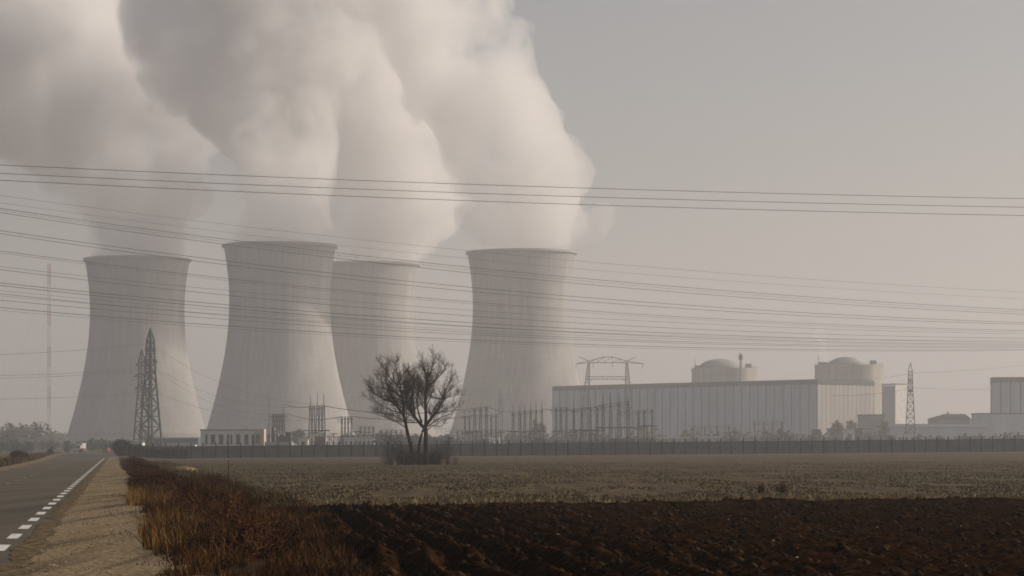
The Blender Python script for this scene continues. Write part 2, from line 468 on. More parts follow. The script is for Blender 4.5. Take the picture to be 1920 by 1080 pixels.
# ---------------------------------------------------------------- cooling towers
def concrete(name, c1, c2, stain):
    """raw concrete shell: rain streaks down the wall, faint lift joints, darker staining under the rim"""
    m = bpy.data.materials.new(name); m.use_nodes = True
    nt = m.node_tree; b = nt.nodes["Principled BSDF"]; b.inputs["Roughness"].default_value = 0.95; b.inputs["Specular IOR Level"].default_value = 0.08
    tc = nt.nodes.new("ShaderNodeTexCoord")
    def nz(scale, stretch, det=5):
        mp = nt.nodes.new("ShaderNodeMapping"); mp.inputs["Scale"].default_value = stretch; nt.links.new(tc.outputs["Object"], mp.inputs[0])
        n = nt.nodes.new("ShaderNodeTexNoise"); n.inputs["Scale"].default_value = scale; n.inputs["Detail"].default_value = det
        nt.links.new(mp.outputs[0], n.inputs["Vector"]); return n.outputs["Fac"]
    def rg(s_, a, c, lo=0.0, hi=1.0):
        r = nt.nodes.new("ShaderNodeMapRange"); r.inputs[1].default_value = a; r.inputs[2].default_value = c
        r.inputs[3].default_value = lo; r.inputs[4].default_value = hi; nt.links.new(s_, r.inputs[0]); return r.outputs[0]
    def mix(f, A, B):
        x = nt.nodes.new("ShaderNodeMix"); x.data_type = 'RGBA'; nt.links.new(f, x.inputs["Factor"])
        for k_, v in (("A", A), ("B", B)):
            if isinstance(v, tuple): x.inputs[k_].default_value = (*v, 1)
            else: nt.links.new(v, x.inputs[k_])
        return x.outputs["Result"]
    col = mix(rg(nz(0.35, (1, 1, 0.035)), 0.38, 0.62), c1, c2)
    col = mix(rg(nz(0.045, (1, 1, 0.6), 4), 0.40, 0.70, 0.0, 0.55), col, stain)
    sx = nt.nodes.new("ShaderNodeSeparateXYZ"); nt.links.new(tc.outputs["Object"], sx.inputs[0])
    up = rg(sx.outputs["Z"], 112.0, 142.0, 0.0, 1.0)
    st = rg(nz(0.6, (1, 1, 0.02), 4), 0.42, 0.62)
    ml = nt.nodes.new("ShaderNodeMath"); ml.operation = 'MULTIPLY'; nt.links.new(up, ml.inputs[0]); nt.links.new(st, ml.inputs[1])
    m2 = nt.nodes.new("ShaderNodeMath"); m2.operation = 'MULTIPLY'; nt.links.new(ml.outputs[0], m2.inputs[0]); m2.inputs[1].default_value = 0.75
    col = mix(m2.outputs[0], col, stain)
    md = nt.nodes.new("ShaderNodeMath"); md.operation = 'MODULO'; nt.links.new(sx.outputs["Z"], md.inputs[0]); md.inputs[1].default_value = 4.2
    lj = nt.nodes.new("ShaderNodeMath"); lj.operation = 'LESS_THAN'; nt.links.new(md.outputs[0], lj.inputs[0]); lj.inputs[1].default_value = 0.5
    l2 = nt.nodes.new("ShaderNodeMath"); l2.operation = 'MULTIPLY'; nt.links.new(lj.outputs[0], l2.inputs[0]); l2.inputs[1].default_value = 0.5
    col = mix(l2.outputs[0], col, stain)
    nt.links.new(col, b.inputs["Base Color"]); return m
M_CONC = concrete("tower_concrete", (0.305, 0.298, 0.288), (0.385, 0.372, 0.355), (0.24, 0.234, 0.225))
M_CONC_D = mat("column_concrete", (0.30, 0.29, 0.27), (0.36, 0.35, 0.33), scale=0.1)

TOW_H = 142.0
def tower_r(z):
    zt = 103.0
    c = 86.0 if z < zt else 80.0
    return 35.4 * math.sqrt(1 + ((z - zt) / c) ** 2)

def make_tower(px, d, label, sc=1.0):
    t = thing("cooling_tower", ((px - 960) / F * d, d, 1.5), label, "cooling tower", "hyperbolic cooling towers")
    t.scale = (sc, sc, sc)
    prof = []
    zs = [9 + (TOW_H - 9) * i / 60 for i in range(61)]
    for z in zs: prof.append((tower_r(z), z))
    prof.append((tower_r(TOW_H) - 1.0, TOW_H))
    for z in reversed(zs): prof.append((tower_r(z) - 1.0, z - 0.002))
    sh = MB().lathe(prof, n=128, close=True).build("shell", M_CONC, t, smooth=True)
    rt = tower_r(TOW_H)
    MB().lathe([(rt + 0.02, TOW_H - 1.8), (rt + 1.3, TOW_H - 1.2), (rt + 1.3, TOW_H + 0.35), (rt - 1.4, TOW_H + 0.35), (rt - 1.4, TOW_H - 0.3), (rt - 0.02, TOW_H - 0.3)],
               n=128, close=True).build("rim", M_CONC_D, t)
    rb = tower_r(9)
    MB().lathe([(rb + 0.9, 7.6), (rb + 0.9, 9.6), (rb - 1.3, 9.6), (rb - 1.3, 7.6)], n=128, close=True).build("ring_beam", M_CONC, t)
    cm = MB(); r0 = tower_r(0) + 1.5; N = 44
    for i in range(N):
        a0 = 2*math.pi*i/N; a1 = 2*math.pi*(i+0.5)/N; a2 = 2*math.pi*(i+1)/N
        top = (rb*math.cos(a1), rb*math.sin(a1), 8.0)
        for a in (a0, a2):
            cm.bar((r0*math.cos(a), r0*math.sin(a), 0.2), top, 0.45, n=6)
    cm.build("support_columns", M_CONC_D, t)
    MB().lathe([(r0 + 2.0, -2.0), (r0 + 2.0, 1.6), (r0 - 2.0, 1.6), (r0 - 2.0, -2.0)], n=96, close=True).build("basin_wall", M_CONC_D, t)
    return t

make_tower(257.5, 2015, "cooling tower behind the lattice pylon beside the road, leftmost of the four")
make_tower(524.5, 1850, "largest-looking cooling tower, behind the white office block with dark tall windows", 0.985)
make_tower(690, 2165, "cooling tower standing half hidden behind its neighbour and the big bare tree", 1.045)
make_tower(977.5, 1950, "cooling tower standing apart next to the long turbine hall's end", 1.003)
# ---------------------------------------------------------------- steam
def steam_mat(name, dens, nscale, lo, hi, aniso=0.35, color=(0.992, 0.985, 0.985)):
    m, nt, pv = volume_mat(name, color, dens, aniso)
    if nscale:
        geo = nt.nodes.new("ShaderNodeTexCoord")
        n = nt.nodes.new("ShaderNodeTexNoise"); n.inputs["Scale"].default_value = nscale
        n.inputs["Detail"].default_value = 6.0; n.inputs["Roughness"].default_value = 0.70
        nt.links.new(geo.outputs["Object"], n.inputs["Vector"])
        r = nt.nodes.new("ShaderNodeMapRange"); r.interpolation_type = 'SMOOTHSTEP'
        r.inputs[1].default_value = lo; r.inputs[2].default_value = hi
        r.inputs[3].default_value = 0.0; r.inputs[4].default_value = dens
        nt.links.new(n.outputs["Fac"], r.inputs[0]); nt.links.new(r.outputs[0], pv.inputs["Density"])
    m.cycles.volume_step_rate = 1.0
    return m

def unit_ico(sub):
    bm = bmesh.new(); bmesh.ops.create_icosphere(bm, subdivisions=sub, radius=1.0)
    V = np.array([v.co[:] for v in bm.verts]); Fc = np.array([[v.index for v in f.verts] for f in bm.faces]); bm.free()
    return V, Fc
ICO2 = unit_ico(2)

def plume(chain, d, label, material, seed, voxel=2.6, puffs=9, jitter=0.35, dy=0.0, disp=7.0, group="steam plumes over the cooling towers"):
    """chain: (px, py, radius_px) going up; built round a centre line at depth d (+dy per step)"""
    rng = random.Random(seed)
    s = d / F
    pts = [(at(px, py, d) + Vector((0, dy*i, 0)), r*s) for i, (px, py, r) in enumerate(chain)]
    VV = []; FF = []; off = 0
    def ball(c, r):
        nonlocal off
        V, Fc = ICO2
        VV.append(V*r + np.array(c[:])); FF.append(Fc + off); off += len(V)
    for i in range(len(pts)-1):
        (a, ra), (b, rb) = pts[i], pts[i+1]
        L = (b-a).length; n = max(2, int(L/(0.35*min(ra, rb))))
        for k in range(n):
            t = k/n; c = a.lerp(b, t); r = ra+(rb-ra)*t
            first = (i == 0 and t < 0.5)
            ball(c, r*0.86 if not first else r*0.98)
            if first: continue
            for _ in range(puffs):
                u = Vector((rng.gauss(0,1), rng.gauss(0,1), rng.gauss(0,0.8))).normalized()
                q = rng.uniform(0.16, 0.42)
                pc = c + u*(r*(1.0 - q*rng.uniform(0.55, 1.1)))
                ball(pc, r*q)
                for _ in range(3):
                    u2 = (u + Vector((rng.gauss(0,1), rng.gauss(0,1), rng.gauss(0,1)))*0.8).normalized()
                    q2 = q*rng.uniform(0.25, 0.5)
                    ball(pc + u2*(r*q*0.9), r*q2)
    V = np.concatenate(VV); Fc = np.concatenate(FF)
    base = pts[0][0]
    V = V - np.array(base[:])
    # nothing of the steam reaches below the rim it rises from
    V[:, 2] = np.maximum(V[:, 2], 0.0)
    o = np_mesh("steam_plume", V, Fc, material)
    o.location = base
    rm = o.modifiers.new("remesh", 'REMESH'); rm.mode = 'VOXEL'; rm.voxel_size = voxel
    tx = bpy.data.textures.new("billow", 'CLOUDS'); tx.noise_scale = 18.0; tx.noise_depth = 5
    dm = o.modifiers.new("billow", 'DISPLACE'); dm.texture = tx; dm.strength = disp; dm.mid_level = 0.5
    tx2 = bpy.data.textures.new("fine_billow", 'CLOUDS'); tx2.noise_scale = 7.5; tx2.noise_depth = 4
    dm2 = o.modifiers.new("fine_billow", 'DISPLACE'); dm2.texture = tx2; dm2.strength = disp*0.6; dm2.mid_level = 0.5
    tag(o, label, "steam plume", group)
    return o

M_ST = steam_mat("steam_dense", 0.042, 0.017, 0.36, 0.57)
M_ST1 = steam_mat("steam_denser", 0.058, 0.017, 0.36, 0.58)  # same steam colour, only denser, for the leftmost plume
P1 = [(258,490,92),(258,440,93),(266,390,104),(274,340,122),(232,262,168),(110,155,215),(-25,50,245),(-140,-50,280)]
P2 = [(523,460,98),(527,400,97),(534,335,104),(524,250,126),(470,150,165),(400,40,200),(320,-70,230)]
P3 = [(690,495,86),(720,436,118),(752,358,146),(738,270,162),(690,170,195),(630,60,205),(550,-60,230)]
P4 = [(977,470,95),(980,425,114),(990,365,118),(950,290,135),(900,205,132),(840,110,140),(795,10,150),(740,-90,175)]
plume(P1, 2015, "grey steam leaning far left from the tower by the road", M_ST1, 1, dy=4)
plume(P2, 1850, "steam over the largest-looking tower, with a bright lit wisp at its right", M_ST, 2, dy=18)
plume(P3, 2165, "cream steam rising from the half hidden tower between its neighbours", M_ST, 3, dy=-45)
plume(P4, 1950, "bright billowing steam with the sharp right edge over the tower standing apart", M_ST, 4, dy=-28)
M_ST2 = steam_mat("steam_thin", 0.13, 0.03, 0.22, 0.60)
plume([(1548,690,4),(1546,670,7),(1542,645,10),(1536,618,12)], 1715, "thin wisp of steam rising beside the small grey dome", M_ST2, 9, voxel=1.0, puffs=3, disp=1.5, group="small steam wisps")
plume([(1062,468,14),(1085,445,24),(1118,420,34),(1140,395,30)], 1960, "pale thin puff drifting off the right side of the brightest steam", steam_mat("steam_puff", 0.05, 0.03, 0.36, 0.66), 12, voxel=2.0, puffs=6, disp=3.0, group="small steam wisps")
# ---------------------------------------------------------------- verge plants
def dry_material(name, cols, scale):
    m = bpy.data.materials.new(name); m.use_nodes = True
    nt = m.node_tree; b = nt.nodes["Principled BSDF"]
    b.inputs["Roughness"].default_value = 0.9; b.inputs["Specular IOR Level"].default_value = 0.08
    tc = nt.nodes.new("ShaderNodeTexCoord")
    n = nt.nodes.new("ShaderNodeTexNoise"); n.inputs["Scale"].default_value = scale; n.inputs["Detail"].default_value = 3
    nt.links.new(tc.outputs["Object"], n.inputs["Vector"])
    cr = nt.nodes.new("ShaderNodeValToRGB"); e = cr.color_ramp.elements
    e[0].position = 0.36; e[0].color = (*cols[0], 1); e[1].position = 0.66; e[1].color = (*cols[-1], 1)
    for i, c in enumerate(cols[1:-1]):
        q = e.new(0.36 + 0.30*(i+1)/(len(cols)-1)); q.color = (*c, 1)
    nt.links.new(n.outputs["Fac"], cr.inputs[0]); nt.links.new(cr.outputs[0], b.inputs["Base Color"])
    return m
M_DRY = dry_material("dry_grass", [(0.022, 0.009, 0.004), (0.062, 0.025, 0.008), (0.165, 0.078, 0.024)], 0.45)
M_TAN = dry_material("tan_grass", [(0.035, 0.017, 0.006), (0.18, 0.092, 0.028), (0.40, 0.23, 0.078)], 0.8)
M_DRYF = dry_material("pale_dry_grass", [(0.07, 0.047, 0.022), (0.16, 0.11, 0.05)], 0.8)
M_TWIG = dry_material("brown_twigs", [(0.016, 0.007, 0.003), (0.058, 0.023, 0.009), (0.135, 0.058, 0.021)], 0.7)
M_TWIG_G = mat("grey_twigs", (0.034, 0.026, 0.019), (0.068, 0.053, 0.039), scale=2.0)
M_CONIFER = mat("dark_evergreen", (0.018, 0.026, 0.020), (0.035, 0.046, 0.032), scale=1.0)

r = np.random.RandomState(15)
def verge_pts(n, u0, u1, d0, d1, upow=1.0, dpow=1.4):
    u = u0 + (u1-u0)*r.rand(n)**upow; d = d0 + (d1-d0)*r.rand(n)**dpow
    return u, -9.5 - 0.148*(d-49.5) + u, d
u, X, Y = verge_pts(80000, 2.7, 7.6, 34, 140, 0.9, 1.5)
ue = 5.6 + 0.048*(Y-40)
cl = fnoise(X*0.8, Y*0.35, 3, 81)
keep = (cl > 0.45) & (u > 2.75 + 1.5*fnoise(Y*0.45, Y*0, 3, 84) - 0.75)
keep &= u < ue + 0.3
X = X[keep]; Y = Y[keep]; u = u[keep]; h = (0.16 + 0.50*r.rand(len(X)))*np.clip((ue[keep]+0.1-u)/2.0, 0.22, 1)*np.clip((cl[keep]-0.34)*3.5, 0.3, 1.15)*np.clip((u-2.2)/1.2, 0.3, 1)
o = blades("dry_grass", X, Y, np.zeros(len(X)), h*0.9, 0.010+0.012*r.rand(len(X)), 1.15, M_DRY, 16); tag(o, "brown dry grass along the verge", "dry grass", kind="stuff")
u, X, Y = verge_pts(17000, 2.5, 4.9, 44, 104, 1.0, 1.2)
cl = fnoise(X*0.7, Y*0.28, 3, 88)
keep = (cl > 0.45) & (u > 2.75 + 1.2*fnoise(Y*0.45, Y*0, 3, 84) - 0.6) & (u < 3.5 + 1.1*cl)
X = X[keep]; Y = Y[keep]
o = blades("tan_grass", X, Y, np.zeros(len(X)), (0.14+0.42*r.rand(len(X)))*np.clip(cl[keep]*1.9, 0.5, 1.2), 0.010+0.014*r.rand(len(X)), 1.0, M_TAN, 26); tag(o, "sunlit orange tan grass beside the gravel shoulder", "dry grass", kind="stuff")
u, X, Y = verge_pts(26000, 4.2, 8.2, 36, 95)
ue = 5.6 + 0.048*(Y-40); keep = (np.abs(u-ue+0.35) < 0.55 + 0.7*fnoise(Y*0.4, X*0.4, 3, 101)) & (fnoise(X*0.9, Y*0.4, 3, 103) > 0.38)
X = X[keep]; Y = Y[keep]
o = blades("field_edge_weeds", X, Y, np.full(len(X), 0.01), 0.06+0.26*r.rand(len(X))**1.5, 0.010+0.014*r.rand(len(X)), 1.3, M_DRY, 27); tag(o, "low rust brown weeds fraying into the ploughed field's edge", "weeds", kind="stuff")
u, X, Y = verge_pts(9000, 4.6, 8.5, 88, 330, 1.0, 1.3)
o = blades("meadow_grass", X, Y, np.zeros(len(X)), 0.08+0.25*r.rand(len(X)), 0.03+0.03*r.rand(len(X)), 0.8, M_DRYF, 17); tag(o, "pale dry grass between verge and field", "grass", kind="stuff")
u, X, Y = verge_pts(9000, -13.5, -8.6, 150, 800, 1.0, 1.2)
X = X - np.array([road_w(d)-7 for d in Y])
o = blades("roadside_grass", X, Y, np.zeros(len(X)), 0.2+0.4*r.rand(len(X)), 0.06+0.05*r.rand(len(X)), 0.8, M_DRYF, 18); tag(o, "dry grass along the far side of the road", "grass", kind="stuff")
u, X, Y = verge_pts(1800, 0.9, 3.0, 40, 200, 0.6, 1.3)
keep = fnoise(X*0.9, Y*0.25, 3, 87) > 0.55
X = X[keep]; Y = Y[keep]
o = blades("shoulder_weeds", X, Y, np.full(len(X), 0.014), 0.015+0.04*r.rand(len(X)), 0.015+0.02*r.rand(len(X)), 2.0, M_DRYF, 19); tag(o, "low weeds creeping over the gravel shoulder", "weeds", kind="stuff")

def twig_cloud(V, T, off, c, w, h, nst, rr, thick, sub=4, spread=0.9, up=0.5):
    """one twiggy shrub: stems from the root, each with side twigs, as thin three-sided blades"""
    def tri(a, b, wd):
        nonlocal off
        d = b-a; s = np.cross(d, rr.randn(3)); L = np.linalg.norm(s)
        s = s/(L+1e-9)*wd
        V.append(np.array([a-s, a+s, b+s*0.25, b-s*0.25])); T.append(np.array([[off, off+1, off+2, off+3]])); off += 4
    for _ in range(nst):
        a = rr.rand()*6.283; q = math.sqrt(rr.rand())
        root = c + np.array([math.cos(a)*w*0.35*q, math.sin(a)*w*0.35*q, 0])
        tip = c + np.array([math.cos(a)*w*q*spread, math.sin(a)*w*q*spread, h*(0.45+0.55*rr.rand())*(1-0.35*q*q)])
        mid = (root+tip)/2 + rr.randn(3)*np.array([0.08, 0.08, 0.04])*h
        mid[2] = max(mid[2], 0.02+c[2])
        tri(root, mid, thick); tri(mid, tip, thick*0.7)
        for _ in range(sub):
            t = 0.25+0.7*rr.rand(); p = mid*(1-t)+tip*t if rr.rand() > 0.35 else root*(1-t)+mid*t
            q2 = p + (rr.randn(3)*np.array([1, 1, 0.6]) + np.array([0, 0, up]))*h*0.16
            tri(p, q2, thick*0.55)
            if sub > 3:
                p3 = p*0.4+q2*0.6; tri(p3, p3 + (rr.randn(3)+np.array([0, 0, up]))*h*0.09, thick*0.4)
    return off

def undergrowth():
    rr = np.random.RandomState(23); V = []; T = []; off = 0
    for _ in range(240):
        d = 42 + 330*rr.rand()**1.7
        lo = 4.3 if d < 95 else 3.3
        u = lo + ((4.7 + 0.012*(d-40) if d < 92 else 5.0)-lo)*rr.rand()
        if d < 60 and rr.rand() < 0.4: continue
        if float(fnoise(d*0.045, u*0.3, 2, 97)) < 0.31: continue
        h = (0.40 + 0.75*rr.rand()**1.6)*(1.0 if d > 60 else 0.8)*(0.85 if d > 110 else 1.0)*(0.72 if u > 4.6 else 1.0)
        c = np.array([-9.5-0.148*(d-49.5)+u, d, 0.0])
        off = twig_cloud(V, T, off, c, 0.6+0.5*rr.rand(), h, 70, rr, 0.012 + 0.00006*d, sub=6)
    o = np_mesh("undergrowth", np.concatenate(V), np.concatenate(T), M_TWIG)
    tag(o, "dark brown dead weeds and brambles in the verge", "undergrowth", kind="stuff")
undergrowth()

def shrub(px, py, d, w, h, label, material=None, nst=220, thick=0.02, seed=0, name="shrub", group=None, zz=None, sub=6):
    rr = np.random.RandomState(seed); V = []; T = []
    twig_cloud(V, T, 0, np.zeros(3), w, h, nst, rr, thick, sub=sub)
    o = np_mesh(name, np.concatenate(V), np.concatenate(T), material or M_TWIG)
    x = (px-960)/F*d
    o.location = (x, d, gz(x, d) if zz is None else zz)
    tag(o, label, "bush", group); return o
shrub(229, 0, 575, 1.9, 3.6, "dark pointed evergreen bush at the fence's road end", M_CONIFER, 700, 0.10, 31, "evergreen_bush")
shrub(36, 0, 395, 1.6, 1.5, "dark round bush left of the road, lower left one", M_TWIG, 260, 0.03, 32)
shrub(31, 0, 560, 1.3, 1.3, "small dark bush behind the round bush left of the road", M_TWIG, 200, 0.04, 33)
shrub(94, 0, 640, 0.8, 1.5, "small dark upright bush by the path left of the road", M_CONIFER, 240, 0.05, 34)
shrub(125, 0, 930, 0.9, 2.6, "thin dark sapling near the white lorry", M_CONIFER, 200, 0.07, 35, "sapling")
shrub(1427, 0, 108, 0.22, 0.42, "dry brown weed standing in the field, left of a pair", M_TWIG, 40, 0.012, 36, "weed_plant", sub=4)
shrub(1466, 0, 110, 0.30, 0.46, "dry brown weed standing in the field, right and fuller of a pair", M_TWIG, 60, 0.012, 37, "weed_plant", sub=4)

# ---------------------------------------------------------------- the bare tree
def bare_tree():
    d = 292.0; k = d/F
    M_TWIG_B = mat("brown_bark_twigs", (0.042, 0.028, 0.017), (0.082, 0.056, 0.034), scale=3.0, rough=1.0)
    M_BARK = mat("grey_bark", (0.026, 0.020, 0.015), (0.046, 0.036, 0.027), scale=6.0, stretch=(1, 1, 0.2), rough=1.0)
    bx = (786-960)*k; gz0 = gz(bx, d)
    root = thing("bare_tree", (bx, d, gz0), "bare many-stemmed tree standing alone in the field before the fence", "tree")
    rr = random.Random(5)
    Zp = lambda zx, zy: Vector(((640+zx*0.2315-786)*k, 0, (HY-(640+zy*0.2315))*k + CAMZ - gz0))
    limbs = [
        ([(580,1012),(562,850),(532,720),(510,620),(480,570),(420,500),(330,460),(255,412),(215,355)], 0.20, 0.02, 0.3),
        ([(510,620),(500,520),(490,410),(450,350),(392,290),(350,222),(322,175)], 0.12, 0.015, -0.5),
        ([(440,520),(402,430),(372,360),(358,262),(370,200)], 0.08, 0.012, 0.9),
        ([(686,1012),(686,860),(682,720),(650,680),(602,622),(558,556),(532,470),(520,380),(522,262)], 0.26, 0.015, 0.2),
        ([(682,720),(685,600),(680,470),(690,360),(690,280),(662,205),(650,155)], 0.17, 0.015, -0.2),
        ([(690,360),(740,330),(790,282),(838,222),(805,165)], 0.09, 0.012, 0.6),
        ([(690,330),(720,260),(745,190),(760,150)], 0.07, 0.012, -0.8),
        ([(682,690),(740,600),(790,540),(820,470),(872,400),(945,338)], 0.12, 0.012, -0.5),
        ([(790,540),(850,458),(905,440),(950,415)], 0.06, 0.010, 0.7),
        ([(820,470),(850,380),(880,320),(900,265)], 0.06, 0.010, 0.3),
        ([(622,1012),(628,850),(655,740),(672,700)], 0.14, 0.10, -0.3),
        ([(652,660),(622,560),(615,450),(632,380),(608,322)], 0.09, 0.012, -0.9),
        ([(690,730),(742,682),(800,690),(850,640)], 0.05, 0.010, 0.5),
        ([(525,700),(450,655),(372,612),(330,560)], 0.05, 0.010, -0.6),
        ([(542,520),(470,440),(400,400),(300,370),(220,330)], 0.08, 0.010, -0.9),
        ([(560,560),(500,470),(470,330),(440,220),(430,160)], 0.07, 0.010, 1.0),
        ([(522,660),(440,606),(340,588),(255,560)], 0.06, 0.010, 0.4), ([(500,585),(400,555),(290,500),(210,470)], 0.06, 0.010, -0.2),
        ([(700,690),(790,625),(880,585),(930,540)], 0.06, 0.010, 0.3), ([(740,600),(830,562),(925,500)], 0.06, 0.010, -0.7),
        ([(600,620),(586,500),(576,380),(590,270)], 0.07, 0.010, 0.5), ([(615,450),(592,350),(560,250)], 0.05, 0.010, -0.4), ([(684,500),(640,400),(612,300),(620,220)], 0.06, 0.010, 0.8),
    ]
    rl = random.Random(19)
    starts = [((510,620),-1),((480,570),-1),((495,480),-1),((600,620),-1),((560,560),-1),((530,470),-1),((450,350),-1),((430,505),-1),
              ((683,640),1),((684,540),1),((680,470),1),((740,600),1),((790,540),1),((690,380),1),((820,470),1),((690,300),1),((525,690),-1),((682,700),1),((640,660),-1)]
    for i in range(30):
        (sx, sy), sd_ = starts[(i*7) % len(starts)]
        a = rl.uniform(0, 6.283); q = rl.uniform(0.55, 1.0)
        cx_, cy_, rx_, ry_ = (400, 405, 215, 255) if sd_ < 0 else (775, 400, 190, 265)
        ex = cx_ + rx_*q*math.cos(a); ey = cy_ + ry_*q*math.sin(a)
        if ey > sy + 30: ey = sy - rl.uniform(0, 80)
        mx_ = sx + (ex-sx)*0.5 + (rl.uniform(-20, 20)); my_ = sy + (ey-sy)*0.42 + rl.uniform(-10, 25)
        if i % 6 == 0:
            sx, sy = [(530,470),(560,560),(600,620),(615,450)][(i//5) % 4]; ex = rl.uniform(520, 640); ey = rl.uniform(215, 380)
            mx_ = (sx+ex)/2 + rl.uniform(-15, 15); my_ = (sy+ey)/2
        limbs.append(([(sx, sy), (mx_, my_), (ex, ey)], 0.055, 0.012, rl.uniform(-1.1, 1.1)))
    TR = MB(); CR = MB()
    def smooth(pts, n):
        out = []
        m = len(pts)-1
        for i in range(n+1):
            t = i/n*m; j = min(int(t), m-1); f = t-j
            p0 = pts[max(j-1,0)]; p1 = pts[j]; p2 = pts[j+1]; p3 = pts[min(j+2,m)]
            out.append(0.5*((2*p1)+(p2-p0)*f+(2*p0-5*p1+4*p2-p3)*f*f+(3*p1-p0-3*p2+p3)*f*f*f))
        return out
    def grow(p, dr, L, r0, lev):
        n = 5 if lev < 3 else 3; pts = [p]; q = p.copy(); dd = dr.copy()
        for i in range(n):
            dd = (dd + Vector((rr.gauss(0,1), rr.gauss(0,1), rr.gauss(0,0.8)))*0.17 + Vector((0,0,0.10))).normalized()
            q = q + dd*(L/n); pts.append(q.copy())
        CR.tube(pts, [r0*(1-0.75*i/n) for i in range(n+1)], 3 if lev > 0 else 4)
        if lev >= 3: return
        cnt = (6, 6, 5)[lev]
        for _ in range(cnt):
            i = rr.randint(1, n); b = pts[i]
            dn = (pts[i]-pts[i-1]).normalized()
            side = Vector((rr.gauss(0,1), rr.gauss(0,1), rr.gauss(0,1)))
            nd = (dn*0.7 + side.normalized()*0.78 + Vector((0,0,0.22))).normalized()
            grow(b, nd, L*rr.uniform(0.42, 0.68), max(0.0075, r0*0.5), lev+1)
    for pts, r0, r1, dep in limbs:
        P = [Zp(*p) for p in pts]
        for i, p in enumerate(P):
            t = i/(len(P)-1); p.y += dep*(1.6*t*t*1.4) + (0.25*rr.gauss(0,1) if len(P) == 3 else 0)*t + rr.gauss(0, 0.12)*t
        S = smooth(P, 4*len(P))
        rad = [1.3*r0+(r1-1.3*r0)*(i/(len(S)-1))**0.8 for i in range(len(S))]
        TR.tube(S, rad, 7)
        L0 = sum((S[i+1]-S[i]).length for i in range(len(S)-1))
        start = 0.5 if pts[0][1] > 900 else 0.2
        if r1 > 0.05: continue
        cnt = int(L0*(3.8 if len(pts) > 3 else 3.0))
        for _ in range(cnt):
            t = start + (1-start)*rr.random(); i = min(int(t*(len(S)-1)), len(S)-2)
            dn = (S[i+1]-S[i]).normalized()
            nd = (dn*0.8 + Vector((rr.gauss(0,1), rr.gauss(0,1.1), rr.gauss(0,0.8))).normalized()*0.7 + Vector((0,0,0.25))).normalized()
            grow(S[i], nd, rr.uniform(0.8, 1.9)*(1.0-0.4*t), rad[i]*0.5 if rad[i]*0.5 < 0.05 else 0.05, 1)
        grow(S[-1], (S[-1]-S[-2]).normalized(), 0.8, r1, 2)
    TR.build("trunk", M_BARK, root, smooth=True); CR.build("crown", M_TWIG_B, root)
    return root
bare_tree()
def scrub(px, d, label, parts, seed):
    """leafless scrub: several uneven sprays of thin twigs from one root patch"""
    rr = np.random.RandomState(seed); V = []; T = []; off = 0
    for dx, dy, w, h, n in parts:
        off = twig_cloud(V, T, off, np.array([dx, dy, 0.0]), w, h, n, rr, 0.013, sub=5, spread=1.15, up=0.9)
    o = np_mesh("scrub_bush", np.concatenate(V), np.concatenate(T), M_TWIG_G)
    x = (px-960)/F*d; o.location = (x, d, gz(x, d)); tag(o, label, "bush"); return o
scrub(750, 291, "tangle of grey brown scrub at the left foot of the bare tree", [(0,0,0.9,3.1,80),(-1.0,0.4,0.7,4.9,55),(0.9,0.3,0.7,2.4,50),(-1.5,0,0.5,1.6,25),(0.6,0.5,1.0,1.8,110),(1.4,-.4,.6,1.5,60)], 41)
scrub(822, 293, "tangle of grey brown scrub at the right foot of the bare tree", [(0,0,0.9,2.6,80),(1.0,0.4,0.7,4.6,50),(-0.9,0.3,0.7,2.3,50),(1.7,0,0.5,1.2,20),(-0.4,0.5,1.0,1.7,110),(-1.4,-.4,.6,1.5,60)], 42)
scrub(786, 292, "low dense scrub round the stems of the bare tree", [(0,0,1.0,1.8,140),(0.9,0.2,0.8,1.5,100),(-0.9,-.2,0.8,1.6,100)], 43)
# ---------------------------------------------------------------- site buildings
M_CLAD = mat("grey_blue_cladding", (0.46, 0.515, 0.565), (0.60, 0.655, 0.705), scale=0.16, detail=4, stretch=(1, 1, 0.15), rough=0.7)
M_CLAD_R = mat("cladding_rib", (0.15, 0.17, 0.185))
M_CLAD_E = mat("pale_rib", (0.26, 0.25, 0.24))
M_END = mat("pinkish_cladding", (0.35, 0.325, 0.305), (0.43, 0.40, 0.375), scale=0.16, stretch=(1, 1, 0.15), rough=0.7)
M_FASCIA = mat("dark_fascia", (0.085, 0.095, 0.10), (0.115, 0.125, 0.13), scale=0.2)
M_ROOF = mat("flat_roof", (0.10, 0.10, 0.10), (0.15, 0.15, 0.145), scale=0.3)
M_BCONC = mat("pale_concrete", (0.36, 0.33, 0.285), (0.50, 0.46, 0.40), scale=0.5, stretch=(1, 1, 0.05), c3=(0.33, 0.31, 0.28), scale2=0.12)
M_BCONC_G = mat("grey_concrete", (0.24, 0.24, 0.24), (0.31, 0.31, 0.30), scale=0.15)
M_WHITE = mat("white_render", (0.70, 0.67, 0.61), (0.80, 0.77, 0.71), scale=0.4)
M_PINK = mat("pinkish_panel", (0.50, 0.40, 0.34), (0.56, 0.46, 0.40), scale=0.5)
M_GLASS = mat("dark_glazing", (0.018, 0.026, 0.028), (0.030, 0.040, 0.042), scale=0.5, rough=0.25, spec=0.5)
M_DKBLUE = mat("slate_blue_sheet", (0.085, 0.10, 0.115), (0.12, 0.135, 0.15), scale=0.3)
M_STEEL = mat("galvanised_steel", (0.013, 0.030, 0.033), (0.026, 0.046, 0.049), scale=0.6, rough=0.7)
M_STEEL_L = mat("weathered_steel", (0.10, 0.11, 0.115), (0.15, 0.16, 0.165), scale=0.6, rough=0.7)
M_INSUL = mat("insulator_glaze", (0.16, 0.12, 0.09), (0.24, 0.20, 0.16), scale=1.0, rough=0.4, spec=0.4)
